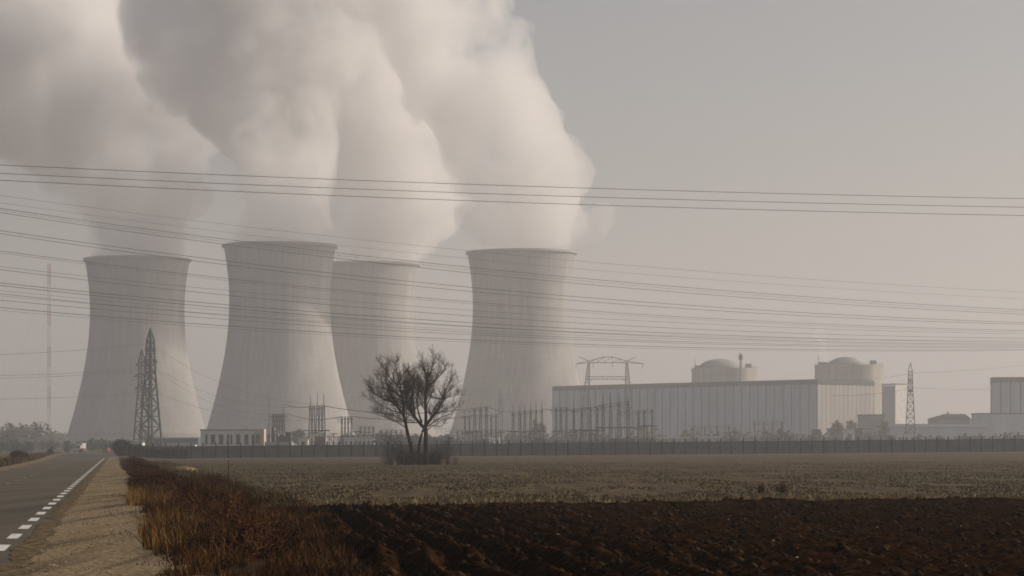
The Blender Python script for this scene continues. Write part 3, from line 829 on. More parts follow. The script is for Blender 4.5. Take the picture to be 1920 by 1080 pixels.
M_WIRE = mat("aluminium_wire", (0.050, 0.048, 0.046), (0.075, 0.070, 0.066), scale=0.2, rough=0.6)
M_RED = mat("red_paint", (0.22, 0.030, 0.022), (0.27, 0.045, 0.035), scale=0.5)
GZI = 1.5     # level of the industrial platform

def block(parent, name, o, ax, ay, x0, x1, y0, y1, z0, z1, m):
    return MB().obox(o, ax, ay, x0, x1, y0, y1, z0, z1).build(name, m, parent)

def turbine_hall(px0, d0, ux, uy, L, W, H, label, nrib, nrib2, end_side=True):
    """corner nearest the camera at (px0,d0); facade runs along u (unit), end face along the perpendicular"""
    x0 = (px0-960)/F*d0
    t = thing("turbine_hall", (x0, d0, GZI), label, "industrial hall", "turbine halls of the power station")
    O = (0, 0, 0); ax = (ux, uy); ay = (-uy, ux) if -uy*0+ux*1 > 0 else (uy, -ux)
    body = MB().obox(O, ax, ay, 0, L, 0, W, 0, H-2.6)
    body.build("wall", M_CLAD, t)
    MB().obox(O, ax, ay, -0.35, L+0.35, -0.35, W+0.35, H-2.6, H).build("fascia", M_FASCIA, t)
    MB().obox(O, ax, ay, 0.5, L-0.5, 0.5, W-0.5, H+0.002, H+0.25).build("roof", M_ROOF, t)
    rb = MB()
    for i in range(nrib+1):
        x = L*i/nrib
        rb.obox(O, ax, ay, x-0.28, x+0.28, -0.30, -0.003, 0, H-2.62)
    rb.build("facade_ribs", M_CLAD_R, t)
    rb = MB()
    for i in range(nrib2+1):
        y = W*i/nrib2
        rb.obox(O, ax, ay, -0.09, -0.022, y-0.13, y+0.13, 0, H-2.62)
    rb.build("end_ribs", M_CLAD_E, t)
    MB().obox(O, ax, ay, -0.02, -0.001, 0.02, W-0.02, 0.0, H-2.63).build("end_cladding", M_END, t)
    return t
# long hall: nearest corner at x=1533, facade runs away to the left, end face runs away to the right
_L = math.hypot(147, 173)
turbine_hall(1533, 1508, -147/_L, 173/_L, _L, 47.0, 38.5, "long grey turbine hall with ribbed walls and a dark roof band, seen by its corner", 34, 13)
turbine_hall(1858, 1500, 0.985, -0.174, 120.0, 45.0, 39.4, "grey turbine hall with dark roof band, cut by the photo's edge", 22, 12)

def reactor(pxc, d, rpx, ytop, domex0, domex1, domey, label, stack=None):
    k = d/F; r = rpx*k; H = (HY-ytop)*k + CAMZ - GZI
    t = thing("reactor_building", ((pxc-960)*k, d, GZI), label, "reactor building", "reactor buildings behind the turbine hall")
    MB().lathe([(r, 0), (r, H-1.5), (r+0.25, H-1.5), (r+0.25, H), (r-0.8, H), (0.05, H+0.01)], n=72).build("containment_wall", M_BCONC, t, smooth=False)
    rd = (domex1-domex0)/2*k; cx = ((domex0+domex1)/2-pxc)*k; hd = (ytop-domey)*k
    MB().lathe([(rd*math.cos(a), H - 0.3 + hd*math.sin(a)) for a in [math.pi/2*i/14 for i in range(14)]] + [(0.02, H-0.3+hd)], n=56, cx=cx).build("dome", M_BCONC_G, t, smooth=True)
    bands = MB()
    for z in (H*0.35, H*0.55, H*0.75, H*0.9):
        bands.lathe([(r+0.003, z), (r+0.12, z), (r+0.12, z+0.25), (r+0.003, z+0.25)], n=72, close=True)
    bands.build("form_bands", M_BCONC_G, t)
    rail = MB()
    for i in range(40):
        a = 2*math.pi*i/40
        rail.bar((r*math.cos(a)*0.985, r*math.sin(a)*0.985, H), (r*math.cos(a)*0.985, r*math.sin(a)*0.985, H+1.1), 0.07)
    rail.lathe([(r*0.985, H+1.0), (r*0.985+0.08, H+1.0), (r*0.985+0.08, H+1.12), (r*0.985, H+1.12)], n=60, close=True)
    rail.build("railing", M_STEEL_L, t)
    MB().lathe([(rd+0.1, H+0.02), (rd+0.9, H+0.02), (rd+0.9, H+1.7), (rd+0.1, H+1.9)], n=56, cx=cx, close=True).build("dome_drum", M_BCONC, t)
    for (bx, by, bw, bh) in ((-r*0.78, -2.0, 2.6, 2.0), (r*0.72, 3.0, 2.0, 3.2), (-r*0.55, -r*0.6, 1.6, 2.6)):
        MB().box(bx-bw, bx+bw, by-1.5, by+1.5, H+0.015, H+bh).build("roof_plant", M_BCONC_G, t)
    MB().bar((-r*0.9, 0, H), (-r*0.9, 0, H+6.0), 0.22, 0.16, 6).build("vent_pipe", M_STEEL_L, t)
    lad = MB()
    for s_ in (-0.35, 0.35): lad.bar((s_-r*0.25, -r*0.968-0.25, 0), (s_-r*0.25, -r*0.968-0.25, H+1.0), 0.09)
    for q in range(30): lad.bar((-0.35-r*0.25, -r*0.968-0.25, 1.0+q*(H-1)/30), (0.35-r*0.25, -r*0.968-0.25, 1.0+q*(H-1)/30), 0.05)
    lad.build("ladder", M_STEEL_L, t)
    return t
reactor(1359, 1745, 62, 691, 1310, 1388, 672, "reactor building with wide flat dome and thin chimney before it")
reactor(1592, 1690, 64, 685, 1554, 1618, 668, "reactor building with small grey dome and sunlit flank, beside the square block")
# chimney standing before the first reactor
k = 1690/F
t = thing("chimney", ((1389-960)*k, 1690, GZI), "thin ventilation chimney rising before the reactor building's flat dome", "chimney")
H = (HY-662)*k + 0.4
MB().lathe([(0.95, 0), (0.78, H-3), (0.7, H), (0.5, H), (0.5, H-1)], n=20).build("stack", M_BCONC_G, t)
MB().lathe([(0.75, H-4.2), (1.35, H-4.0), (1.35, H-1.2), (0.75, H-1.0)], n=20, close=True).build("platform", M_STEEL_L, t)

# square service block right of the second reactor
d = 1600; k = d/F; x0 = (1679-960)*k
t = thing("service_block", (x0, d, GZI), "tall square block with dark left face and sunlit right face, beside the reactor", "industrial building")
ax = (0.80, 0.60); ay = (-0.60, 0.80)
Hb = (HY-721)*k + 0.4
MB().obox((0,0,0), ax, ay, 0, 9.0, 0, 11.6, 0, Hb).build("wall", M_WHITE, t)
MB().obox((0,0,0), ax, ay, -0.2, 9.2, -0.2, 11.8, Hb, Hb+0.7).build("parapet", M_BCONC_G, t)
MB().obox((0,0,0), ax, ay, -0.25, -0.003, 0.4, 11.2, 8.0, Hb-1.0).build("louvre_panel", M_BCONC_G, t)
MB().obox((0,0,0), ax, ay, -4.5, -0.26, -1.5, 5.0, 0, 6.5).build("annex", M_PINK, t)

# annex with stepped roof before the second reactor and in front of the hall
d = 1440; k = d/F
t = thing("annex_building", ((1636-960)*k, d, GZI), "low grey annex block in front of the sunlit reactor flank", "industrial building")
MB().box(-6.2, 6.4, 0, 14, 0, (HY-779)*k+0.4).build("wall", M_BCONC_G, t)
MB().box(-6.5, 6.7, -0.3, 14.3, (HY-779)*k+0.4, (HY-779)*k+1.0).build("parapet", M_FASCIA, t)
MB().box(-5, 5, -0.08, -0.003, 4.0, 5.4).build("window", M_GLASS, t)
t = thing("store_building", ((1590-960)*1400/F, 1400, GZI), "low grey store with flat roof between two dark tank housings", "industrial building")
MB().box(-10, 12, 0, 9, 0, 9.6).build("wall", M_BCONC_G, t)
MB().box(-10.3, 12.3, -0.3, 9.3, 9.6, 10.2).build("parapet", M_FASCIA, t)
for i in range(6): MB().box(-8.4+3.2*i, -6.6+3.2*i, -0.08, -0.003, 5.2, 7.4).build("window", M_GLASS, t)

# two dark tank housings on legs
def tank_house(px, y0, y1, d, label):
    k = d/F; w = 6*k
    t = thing("tank_housing", ((px-960)*k, d, GZI), label, "tank", "dark tank housings near the hall's corner")
    z0 = (HY-y1)*k+0.4; z1 = (HY-y0)*k+0.4
    MB().box(-w, w, 0, 2*w, z0, z1).build("box_body", M_FASCIA, t)
    MB().box(-w-0.15, w+0.15, -0.15, 2*w+0.15, z1, z1+0.25).build("lid", M_STEEL_L, t)
    for sx in (-1, 1):
        for yy in (0.3, 2*w-0.3):
            MB().bar((sx*(w-0.3), yy, 0), (sx*(w-0.3), yy, z0), 0.18).build("leg", M_STEEL, t)
tank_house(1533, 806, 817, 1180, "dark square tank housing on legs below the hall's near corner")
tank_house(1611, 804, 815, 1180, "dark square tank housing on legs before the annex block")

# gabled office row and white-banded end, far right
d = 1500; k = d/F
t = thing("gabled_office", ((1783-960)*k, d, GZI), "low brownish office with shallow gabled roof left of the cut-off hall", "office building")
h = (HY-785)*k+0.4; hw = 36*k; hp = (HY-776)*k+0.4
MB().box(-hw, hw, 0, 14, 0, h).build("wall", mat("brownish_render", (0.20, 0.175, 0.16), (0.26, 0.23, 0.21), scale=0.3), t)
MB().add([(-hw-.5,-.5,h),(hw+.5,-.5,h),(hw+.5,14.5,h),(-hw-.5,14.5,h),(-hw*0.25,7,hp),(hw*0.85,7,hp)],
         [(0,1,5,4),(1,2,5),(2,3,4,5),(3,0,4),(0,3,2,1)]).build("roof", M_FASCIA, t)
for row in range(3):
    for i in range(9):
        MB().box(-hw+1.2+2.3*i, -hw+2.6+2.3*i, -0.08, -0.003, h*0.2+row*3.6, h*0.2+row*3.6+1.5).build("window", M_GLASS, t)
MB().box(-1.2, -0.2, 6, 7, hp-0.6, hp+1.2).build("chimney", M_BCONC_G, t)
t = thing("white_annex", ((1826-960)*k, d-3, GZI), "small white annex with dark bands at the gabled office's end", "office building")
MB().box(-2.3, 2.6, 0, 10, 0, (HY-786)*k).build("wall", M_WHITE, t)
for z in (3.4, 7.0, 10.6): MB().box(-2.1, 2.4, -0.1, -0.003, z, z+1.3).build("window_band", M_GLASS, t)
MB().box(-2.5, 2.8, -0.2, 10.2, (HY-786)*k, (HY-786)*k+0.4).build("roof", M_ROOF, t)
d = 1380; k = d/F
t = thing("slate_shed", ((1845-960)*k, d, GZI), "slate blue shed adjoining the cut-off turbine hall at the photo's edge", "shed")
MB().box(-11*k, 90*k, 0, 20, 0, (HY-775)*k).build("wall", M_CLAD, t)
MB().box(-11*k-0.3, 90*k+.3, -0.3, 20.3, (HY-775)*k, (HY-775)*k+0.6).build("roof", M_FASCIA, t)
for i in range(5): MB().box(1+5.0*i, 4+5.0*i, -0.08, -0.003, 0, 5.0).build("door", M_FASCIA, t)
d = 1300; k = d/F
t = thing("long_shed", ((1745-960)*k, d, GZI), "long low bluish shed behind the lone right-hand pylon", "shed")
MB().box(-92*k, 110*k, 0, 18, 0, (HY-799)*k).build("wall", M_CLAD, t)
MB().add([(-92*k-.5,-.5,(HY-799)*k),(110*k+.5,-.5,(HY-799)*k),(110*k+.5,18.5,(HY-799)*k),(-92*k-.5,18.5,(HY-799)*k),(-92*k-.5,9,(HY-793)*k),(110*k+.5,9,(HY-793)*k)],
         [(0,1,5,4),(1,2,5),(2,3,4,5),(3,0,4),(0,3,2,1)]).build("roof", M_DKBLUE, t)

# ------------------------------------------------ low buildings by the fence
d = 830; k = d/F
z0 = 0.9
t = thing("office_block", ((427-960)*k, d, z0), "white office block with tall dark window strips behind the fence", "office building")
Zt = (HY-807)*k + CAMZ - z0; W0 = (376-427)*k; W1 = (478-427)*k
px2 = lambda zx: (360 + zx*0.1042 - 427)*k
zc = lambda zy: (HY-(790+zy*0.1042))*k + CAMZ - z0
MB().box(W0, W1, 0, 9, 0, Zt).build("wall", M_WHITE, t)
MB().box(W0-0.2, W1, -0.2, 9.2, Zt, Zt+0.35).build("parapet", M_BCONC_G, t)
for a, b in ((245,275),(345,415),(490,560),(630,660),(695,720),(800,865),(950,1010),(1080,1115)):
    w_ = MB().box(px2(a), px2(b), -0.06, -0.003, zc(415), zc(235)).build("window", M_GLASS, t)
    fr = MB(); xa, xb = px2(a), px2(b)
    fr.box(xa-0.08, xa, -0.10, -0.003, zc(415), zc(235)); fr.box(xb, xb+0.08, -0.10, -0.003, zc(415), zc(235))
    fr.build("frame", M_STEEL_L, w_)
MB().box(px2(1130), px2(1300), -0.6, 7, 0, zc(140)).build("stair_tower", M_PINK, t)
MB().box(px2(1150), px2(1232), -0.66, -0.603, zc(400), zc(232)).build("door", mat("green_door", (0.11, 0.12, 0.10), (0.14, 0.15, 0.125), scale=1.0), t)
t = thing("transformer_house", ((517-960)*k, d+6, z0), "grey transformer house with dark bays next to the office block", "industrial building")
p3 = lambda zx: (360 + zx*0.1042 - 517)*k
MB().box(p3(1312), p3(1760), 0, 8, 0, zc(372)).build("plinth_wall", M_BCONC_G, t)
for a, b, y in ((1316,1352,232),(1400,1445,100),(1478,1540,235),(1552,1612,235)):
    MB().box(p3(a), p3(b), 0.4, 4, zc(371), zc(y)).build("transformer_bay", M_GLASS, t)
for a, y in ((1440,110),(1515,215),(1622,205)):
    MB().box(p3(a), p3(a+24), 0.2, 0.39, zc(y+55), zc(y)).build("bushing", M_WHITE, t)
MB().box(p3(1625), p3(1745), 0.5, 5, zc(371), zc(190)).build("cooler", M_STEEL, t)

def shed(px0, px1, ytop, d, label, m=None, roof=None, depth=5, z0=1.0, name="white_shed", bays=0):
    k = d/F; w = (px1-px0)/2*k
    t = thing(name, (((px0+px1)/2-960)*k, d, z0), label, "shed")
    h = (HY-ytop)*k + CAMZ - z0
    MB().box(-w, w, 0, depth, -0.3, h).build("wall", m or M_WHITE, t)
    MB().add([(-w-.2,-.3,h),(w+.2,-.3,h),(w+.2,depth+.3,h),(-w-.2,depth+.3,h),(-w-.2,depth/2,h+0.5),(w+.2,depth/2,h+0.5)],
             [(0,1,5,4),(1,2,5),(2,3,4,5),(3,0,4),(0,3,2,1)]).build("roof", roof or M_ROOF, t)
    for i in range(bays):
        MB().box(-w+(2*w)*(i+0.3)/bays, -w+(2*w)*(i+0.7)/bays, -0.07, -0.003, 0.1, h*0.8).build("door", M_STEEL_L, t)
    return t
shed(240, 267, 829.5, 760, "small white shed right of the dark evergreen bush", bays=2)
shed(306, 366, 834, 800, "long low white shed left of the office block", M_WHITE, bays=6)
shed(270, 372, 822, 1050, "long slate blue building behind the lattice pylon's feet", M_DKBLUE, M_DKBLUE, 14, 1.5, "slate_building", bays=5)
shed(560, 577, 824, 930, "small bright white shed left of the triple gantry masts", bays=1)
shed(645, 702, 823, 1000, "long white shed behind the fence left of the bare tree", bays=7)
shed(1682, 1717, 815, 1120, "low white shed at the lone right-hand pylon's foot", bays=3)
shed(1583, 1603, 806, 1130, "small white shed with pitched roof between the tank housings", bays=1)
shed(1232, 1292, 822, 1120, "pale low shed before the turbine hall's ribbed wall", M_BCONC, bays=5)
shed(1310, 1352, 820, 1120, "pale bluish low shed before the hall, nearer its middle", M_CLAD, bays=3)
shed(1430, 1480, 812, 1250, "low grey shed with pale doors under the hall's facade", M_BCONC_G, bays=4)
shed(130, 139, 829, 1350, "tiny pale hut beside the road's far end", M_WHITE, depth=3, z0=0, name="roadside_hut", bays=1)
# ---------------------------------------------------------------- lattice structures
def lattice_col(mb, base, top, w0, w1, n, r, tri=False):
    """square lattice mast between two points (vertical-ish)"""
    base = Vector(base); top = Vector(top); c = [(-1,-1),(1,-1),(1,1),(-1,1)]
    P = []
    for i in range(n+1):
        t = i/n; w = (w0+(w1-w0)*t)/2; q = base.lerp(top, t)
        P.append([q + Vector((a*w, b*w, 0)) for a, b in c])
    for i in range(n):
        for j in range(4):
            mb.bar(P[i][j], P[i+1][j], r, r, 4)
            jj = (j+1) % 4
            if (i+j) % 2: mb.bar(P[i][j], P[i+1][jj], r*0.6, r*0.6, 3)
            else: mb.bar(P[i][jj], P[i+1][j], r*0.6, r*0.6, 3)
            mb.bar(P[i+1][j], P[i+1][jj], r*0.55, r*0.55, 3)
    return mb

M_TEAL = mat("teal_painted_steel", (0.004, 0.020, 0.024), (0.010, 0.032, 0.036), scale=0.6, rough=0.7)
def lattice_pylon(px, d, ytop, label, w_base, w_waist, arms, rz, r=0.16, z0=None, name="lattice_pylon", waist=0.62, m=None, group="lattice pylons"):
    k = d/F
    z0 = gz((px-960)*k, d) if z0 is None else z0
    H = (HY-ytop)*k + CAMZ - z0
    m = m or M_STEEL
    t = thing(name, ((px-960)*k, d, z0), label, "pylon", group, rz)
    mb = MB()
    lattice_col(mb, (0,0,0), (0,0,H*waist), w_base, w_waist, 7, r)
    lattice_col(mb, (0,0,H*waist), (0,0,H*0.90), w_waist, w_waist*0.72, 6, r*0.85)
    for a, b in ((-1,-1),(1,-1),(1,1),(-1,1)):
        mb.bar((a*w_waist*0.36, b*w_waist*0.36, H*0.90), (0, 0, H), r*0.8)
    mb.build("tower_body", m, t)
    for zf, L in arms:
        z = H*zf; w = w_waist*0.42
        am = MB()
        for s in (-1, 1):
            tip = (s*L, 0, z)
            for b in (-1, 1):
                am.bar((s*w*0.9, b*w, z), tip, r*0.7); am.bar((s*w*0.9, b*w, z+1.6), tip, r*0.7)
            for q in (0.3, 0.6):
                xx = s*(w+(L-w)*q)
                am.bar((xx, -w*(1-q), z), (xx, w*(1-q), z), r*0.5); am.bar((xx, 0, z), (xx, 0, z+1.6*(1-q)), r*0.5)
        arm = am.build("cross_arm", m, t)
        for s in (-1, 1):
            im = MB(); zz = z-0.1
            for q in range(9):
                im.lathe([(0.02, zz), (0.17, zz-0.05), (0.17, zz-0.12), (0.02, zz-0.2)], n=6, cx=s*L*0.97); zz -= 0.22
            im.build("insulator", M_INSUL, arm)
    return t

lattice_pylon(282, 1000, 616, "tall dark lattice pylon beside the road, the nearer of two overlapping", 6.2, 2.7, [(0.62, 3.4), (0.72, 4.2), (0.815, 3.2)], R(62), 0.42, m=M_TEAL)
lattice_pylon(266, 1150, 655, "lattice pylon overlapped by a taller one beside the road", 5.2, 2.3, [(0.60, 4.0), (0.72, 4.8), (0.83, 3.6)], R(52), 0.36, m=M_TEAL)
lattice_pylon(1707, 1150, 680, "lone slim lattice pylon between the square block and the gabled office", 4.8, 2.3, [(0.66, 2.8), (0.78, 2.8)], R(82), 0.23)
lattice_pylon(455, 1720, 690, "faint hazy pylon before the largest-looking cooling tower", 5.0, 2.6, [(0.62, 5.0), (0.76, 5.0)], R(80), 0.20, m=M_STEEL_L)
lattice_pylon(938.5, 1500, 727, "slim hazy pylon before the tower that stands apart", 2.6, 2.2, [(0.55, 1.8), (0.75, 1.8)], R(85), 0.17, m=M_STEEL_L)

# guyed radio mast at the far left
def radio_mast():
    d = 2350; k = d/F
    t = thing("radio_mast", ((92-960)*k, d, 0), "faint tall guyed radio mast with darker bands, beyond the road", "radio mast")
    H = (HY-495)*k + 1.9; n = 9; M_MW = mat("mast_white", (0.50, 0.48, 0.46), (0.56, 0.54, 0.52), scale=0.5); M_MR = mat("mast_red", (0.26, 0.07, 0.05), (0.3, 0.09, 0.07), scale=0.5)
    for i in range(n):
        mb = MB(); lattice_col(mb, (0,0,H*i/n), (0,0,H*(i+1)/n), 2.0, 2.0, 6, 0.16)
        mb.build("mast_section", M_MR if i % 2 == 0 else M_MW, t)
    for a in range(3):
        for f in (0.45, 0.95):
            an = a*2.094+0.5; rr_ = 75
            MB().bar((0, 0, H*f), (math.cos(an)*rr_, math.sin(an)*rr_, 0), 0.05, n=3).build("guy_wire", M_WIRE, t)
radio_mast()

# large portal pylon in front of the hall
def portal_pylon():
    d = 1290; k = d/F; z0 = GZI
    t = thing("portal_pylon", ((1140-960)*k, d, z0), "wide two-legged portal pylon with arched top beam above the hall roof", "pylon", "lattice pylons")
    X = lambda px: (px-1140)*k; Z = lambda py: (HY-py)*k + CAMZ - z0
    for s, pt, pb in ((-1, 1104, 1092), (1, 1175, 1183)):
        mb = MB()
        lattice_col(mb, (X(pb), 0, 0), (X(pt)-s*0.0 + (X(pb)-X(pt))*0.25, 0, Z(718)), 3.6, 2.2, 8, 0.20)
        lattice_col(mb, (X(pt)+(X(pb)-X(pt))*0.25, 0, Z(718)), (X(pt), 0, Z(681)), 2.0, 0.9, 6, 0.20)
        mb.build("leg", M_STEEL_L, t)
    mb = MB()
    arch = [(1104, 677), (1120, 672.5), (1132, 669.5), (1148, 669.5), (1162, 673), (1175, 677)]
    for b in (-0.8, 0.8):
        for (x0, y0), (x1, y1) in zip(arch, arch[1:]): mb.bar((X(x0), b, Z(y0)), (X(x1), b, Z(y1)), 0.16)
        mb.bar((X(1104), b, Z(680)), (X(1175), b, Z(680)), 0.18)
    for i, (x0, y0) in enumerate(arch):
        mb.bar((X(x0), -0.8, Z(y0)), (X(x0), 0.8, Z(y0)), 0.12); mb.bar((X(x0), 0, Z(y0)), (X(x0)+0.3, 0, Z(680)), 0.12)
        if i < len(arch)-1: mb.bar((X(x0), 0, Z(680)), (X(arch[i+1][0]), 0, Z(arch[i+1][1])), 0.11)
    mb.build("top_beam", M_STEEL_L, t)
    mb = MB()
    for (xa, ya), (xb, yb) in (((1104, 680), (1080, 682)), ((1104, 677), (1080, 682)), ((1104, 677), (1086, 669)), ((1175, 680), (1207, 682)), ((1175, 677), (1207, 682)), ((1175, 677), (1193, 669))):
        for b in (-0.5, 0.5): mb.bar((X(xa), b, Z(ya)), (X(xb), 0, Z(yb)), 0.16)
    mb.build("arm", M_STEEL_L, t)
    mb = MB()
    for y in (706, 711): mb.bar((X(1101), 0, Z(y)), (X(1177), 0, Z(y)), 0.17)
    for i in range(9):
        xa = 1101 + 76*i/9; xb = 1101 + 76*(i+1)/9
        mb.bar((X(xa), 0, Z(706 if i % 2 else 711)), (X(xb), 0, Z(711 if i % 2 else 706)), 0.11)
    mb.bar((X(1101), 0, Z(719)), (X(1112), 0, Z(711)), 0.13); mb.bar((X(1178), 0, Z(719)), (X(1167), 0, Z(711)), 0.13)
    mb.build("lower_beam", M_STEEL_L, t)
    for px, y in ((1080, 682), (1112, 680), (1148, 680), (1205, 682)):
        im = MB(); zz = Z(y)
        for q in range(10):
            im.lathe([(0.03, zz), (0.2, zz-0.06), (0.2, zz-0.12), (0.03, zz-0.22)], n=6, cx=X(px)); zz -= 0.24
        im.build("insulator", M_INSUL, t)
portal_pylon()

# ---------------------------------------------------------------- switchyard gantries
GG = "steel gantries of the switchyard"
def gantry(d, cols, beam, label, spikes=None, ybase=None, w=0.7, platform=None, dy=0.0, wb=1.4):
    """cols: photo columns px; beam: ((px,y),(px,y)); everything stands at depth d (+dy per column)"""
    k = d/F; z0 = 1.4 if d > 800 else 1.0
    cx = sum(cols)/len(cols)
    t = thing("switchyard_gantry", ((cx-960)*k, d, z0), label, "gantry", GG)
    X = lambda px: (px-cx)*k; Z = lambda py: (HY-py)*k + CAMZ - z0
    (xa, ya), (xb, yb) = beam
    yb_at = lambda px: ya + (yb-ya)*(px-xa)/(xb-xa)
    for i, c in enumerate(cols):
        mb = MB(); zt = Z(yb_at(c))
        lattice_col(mb, (X(c), dy*i, 0), (X(c), dy*i, zt), wb, w*0.8, 7, 0.14)
        col = mb.build("column", M_STEEL, t)
        if spikes and i < len(spikes) and spikes[i]:
            MB().bar((X(c), dy*i, zt), (X(c), dy*i, Z(spikes[i])), 0.2, 0.08).build("lightning_rod", M_STEEL, col)
    mb = MB(); n = max(4, int(abs(xb-xa)*k/1.6))
    for e in (-0.45, 0.45):
        for zz in (0, -0.9):
            mb.bar((X(xa), e, Z(ya)+zz), (X(xb), e+dy*(len(cols)-1), Z(yb)+zz), 0.085)
    for i in range(n):
        t0 = i/n; t1 = (i+1)/n
        za = Z(ya)+(Z(yb)-Z(ya))*t0; zb = Z(ya)+(Z(yb)-Z(ya))*t1
        x0 = X(xa)+(X(xb)-X(xa))*t0; x1 = X(xa)+(X(xb)-X(xa))*t1
        mb.bar((x0, -0.45, za if i % 2 else za-0.9), (x1, -0.45, zb-0.9 if i % 2 else zb), 0.06)
        mb.bar((x0, -0.45, za), (x0, 0.45, za), 0.05)
    mb.build("beam", M_STEEL, t)
    for i in range(2*len(cols)-1):
        q = (i+0.5)/(2*len(cols)-1); xx = X(xa)+(X(xb)-X(xa))*q; zz = Z(ya)+(Z(yb)-Z(ya))*q - 0.9
        im = MB()
        for s in range(6):
            im.lathe([(0.03, zz), (0.15, zz-0.06), (0.15, zz-0.14), (0.03, zz-0.24)], n=6, cx=xx); zz -= 0.26
        im.build("insulator", M_INSUL, t)
    if platform:
        pa, pb, py = platform
        mb = MB(); z = Z(py)
        mb.box(X(pa), X(pb), -0.9, 0.9, z-0.35, z); 
        mb.build("platform", M_STEEL, t)
        for i in range(5):
            xx = X(pa)+(X(pb)-X(pa))*(0.2+0.6*i/4)
            MB().bar((xx, 0, 0), (xx, 0, z-0.36), 0.15).build("post", M_INSUL if i % 2 else M_STEEL, t)
    return t
gantry(1010, [512, 517, 522, 527, 532], ((506, 777), (540, 776)), "small five-post gantry above the transformer house", [0, 0, 0, 0, 757], w=0.6)
gantry(960, [582, 588, 595, 601, 607], ((578, 762), (608, 760)), "dense five-column gantry with four tall lightning rods before the largest tower", [740, 0, 737, 0, 738], w=0.8, platform=(570, 618, 806.5))
gantry(1040, [641, 647, 653, 659], ((632, 782), (662, 781)), "thin pale-lit gantry at the largest tower's right foot", None, w=0.45, wb=0.7)
gantry(980, [890, 901, 912], ((866, 768), (916, 763)), "three-column gantry just right of the bare tree", [765, 762, 760], w=0.6)
gantry(1000, [962, 974, 984, 995, 1005, 1016], ((958, 774), (1020, 767)), "six-column gantry with raised rods before the tower that stands apart", [757, 759, 757, 753, 752, 750], w=0.6, platform=(952, 1022, 808))
gantry(900, [1131, 1145, 1161, 1178], ((1124, 760), (1180, 752.5)), "four-column gantry with tall rods under the portal pylon", [736, 735, 735, 743], w=0.7, wb=1.3, platform=(1116, 1192, 801))
gantry(950, [1197, 1208, 1223], ((1160, 773), (1226, 767.5)), "three-column gantry right of the one under the portal pylon", None, w=0.5, wb=0.8)
gantry(920, [1076, 1091, 1107, 1120], ((1070, 767), (1126, 763)), "four-column gantry before the left half of the ribbed hall", [748, 0, 746, 0], w=0.5, wb=1.0, platform=(1070, 1126, 806))
gantry(1020, [1043, 1052, 1062], ((1030, 765), (1068, 763)), "low gantry at the turbine hall's far left end", None, w=0.5, wb=0.9)

gantry(1060, list(range(858, 946, 9)), ((854, 807.5), (948, 806)), "long low gantry of many thin posts right of the bare tree", None, w=0.3, wb=0.35)
gantry(1070, list(range(716, 762, 9)), ((712, 807), (766, 806)), "low gantry of thin posts half hidden by the bare tree", None, w=0.3, wb=0.35)
gantry(1110, list(range(1040, 1130, 10)), ((1036, 806), (1132, 804)), "long low gantry of thin posts before the hall's left end", None, w=0.3, wb=0.35)
gantry(1060, [872, 880, 921, 930], ((866, 781), (934, 777)), "pale second gantry behind the three-column one right of the bare tree", None, w=0.4, wb=0.6)
gantry(1150, [1300, 1322, 1344, 1366], ((1294, 800), (1372, 799)), "small gantry before the middle of the ribbed facade", None, w=0.4, wb=0.5)
gantry(1150, [1415, 1432, 1449, 1466], ((1409, 792), (1472, 791)), "small gantry under the thin chimney before the facade", None, w=0.4, wb=0.5)
gantry(1120, [676, 684, 692, 700], ((672, 800), (704, 800)), "small gantry above the long white shed", None, w=0.4, wb=0.5)

# free-standing lightning mast
def mast(px, ytop, d, label):
    k = d/F; t = thing("lightning_mast", ((px-960)*k, d, 1.4), label, "mast", "slim masts of the switchyard")
    H = (HY-ytop)*k+0.5
    MB().bar((0,0,0), (0,0,H*0.7), 0.2, 0.13, 6).build("pole", M_STEEL, t); MB().bar((0,0,H*0.7), (0,0,H), 0.1, 0.04, 5).build("rod", M_STEEL, t)
mast(504.5, 742, 1030, "slim mast left of the small five-post gantry")
mast(463, 640, 1700, "very tall faint mast right of the hazy pylon before the largest tower")
mast(1388, 792, 1150, "short mast before the middle of the turbine hall")
mast(1366, 797, 1150, "short mast standing left of another before the turbine hall")
mast(1442, 800, 1150, "short mast near the low grey shed under the hall's facade")
mast(977, 752, 1060, "slim mast among the six-column gantry's posts")

# switchgear posts: breakers and insulators standing in rows
def switchgear():
    mb = thing("switchgear_post", (0, 0, 0), "x", "switchgear", "switchgear posts in the yard")
    MB().lathe([(0.28, 0), (0.28, 2.3), (0.05, 2.35)], n=6).build("pedestal", M_STEEL, mb)
    pr = []; z = 2.3
    for i in range(7): pr += [(0.12, z), (0.30, z+0.12), (0.30, z+0.22), (0.12, z+0.32)]; z += 0.36
    MB().lathe(pr, n=8).build("insulator", M_INSUL, mb)
    MB().box(-1.1, 1.1, -0.12, 0.12, z, z+0.22).build("terminal", M_STEEL, mb)
    return mb
rows = [("under the gantry right of the bare tree", [872, 880, 888, 897, 905, 914, 921, 929], 940, 1.0),
        ("below the six-column gantry", [955, 963, 971, 979, 988, 997, 1006, 1015], 900, 1.0),
        ("in front of the hall's left end", [1040, 1050, 1061, 1072, 1083, 1094, 1105], 930, 1.0),
        ("right of the four-column gantry", [1198, 1203, 1208, 1213, 1218, 1223, 1228], 860, 1.2),
        ("before the tower beside the dense gantry", [618, 626, 634, 668, 676, 684, 692], 950, 1.0),
        ("under the long low gantry right of the bare tree", [862, 868, 876, 884, 893, 901, 909, 917, 925, 934, 941], 1000, 1.0),
        ("before the low gantry at the hall's left end", [1046, 1056, 1067, 1078, 1089, 1100, 1111], 1040, 1.2),
        ("at the foot of the dense gantry", [570, 577, 585, 592, 599, 606], 930, 1.0),
        ("before the middle of the hall", [1396, 1404, 1413, 1421, 1490, 1500], 1130, 1.2)]
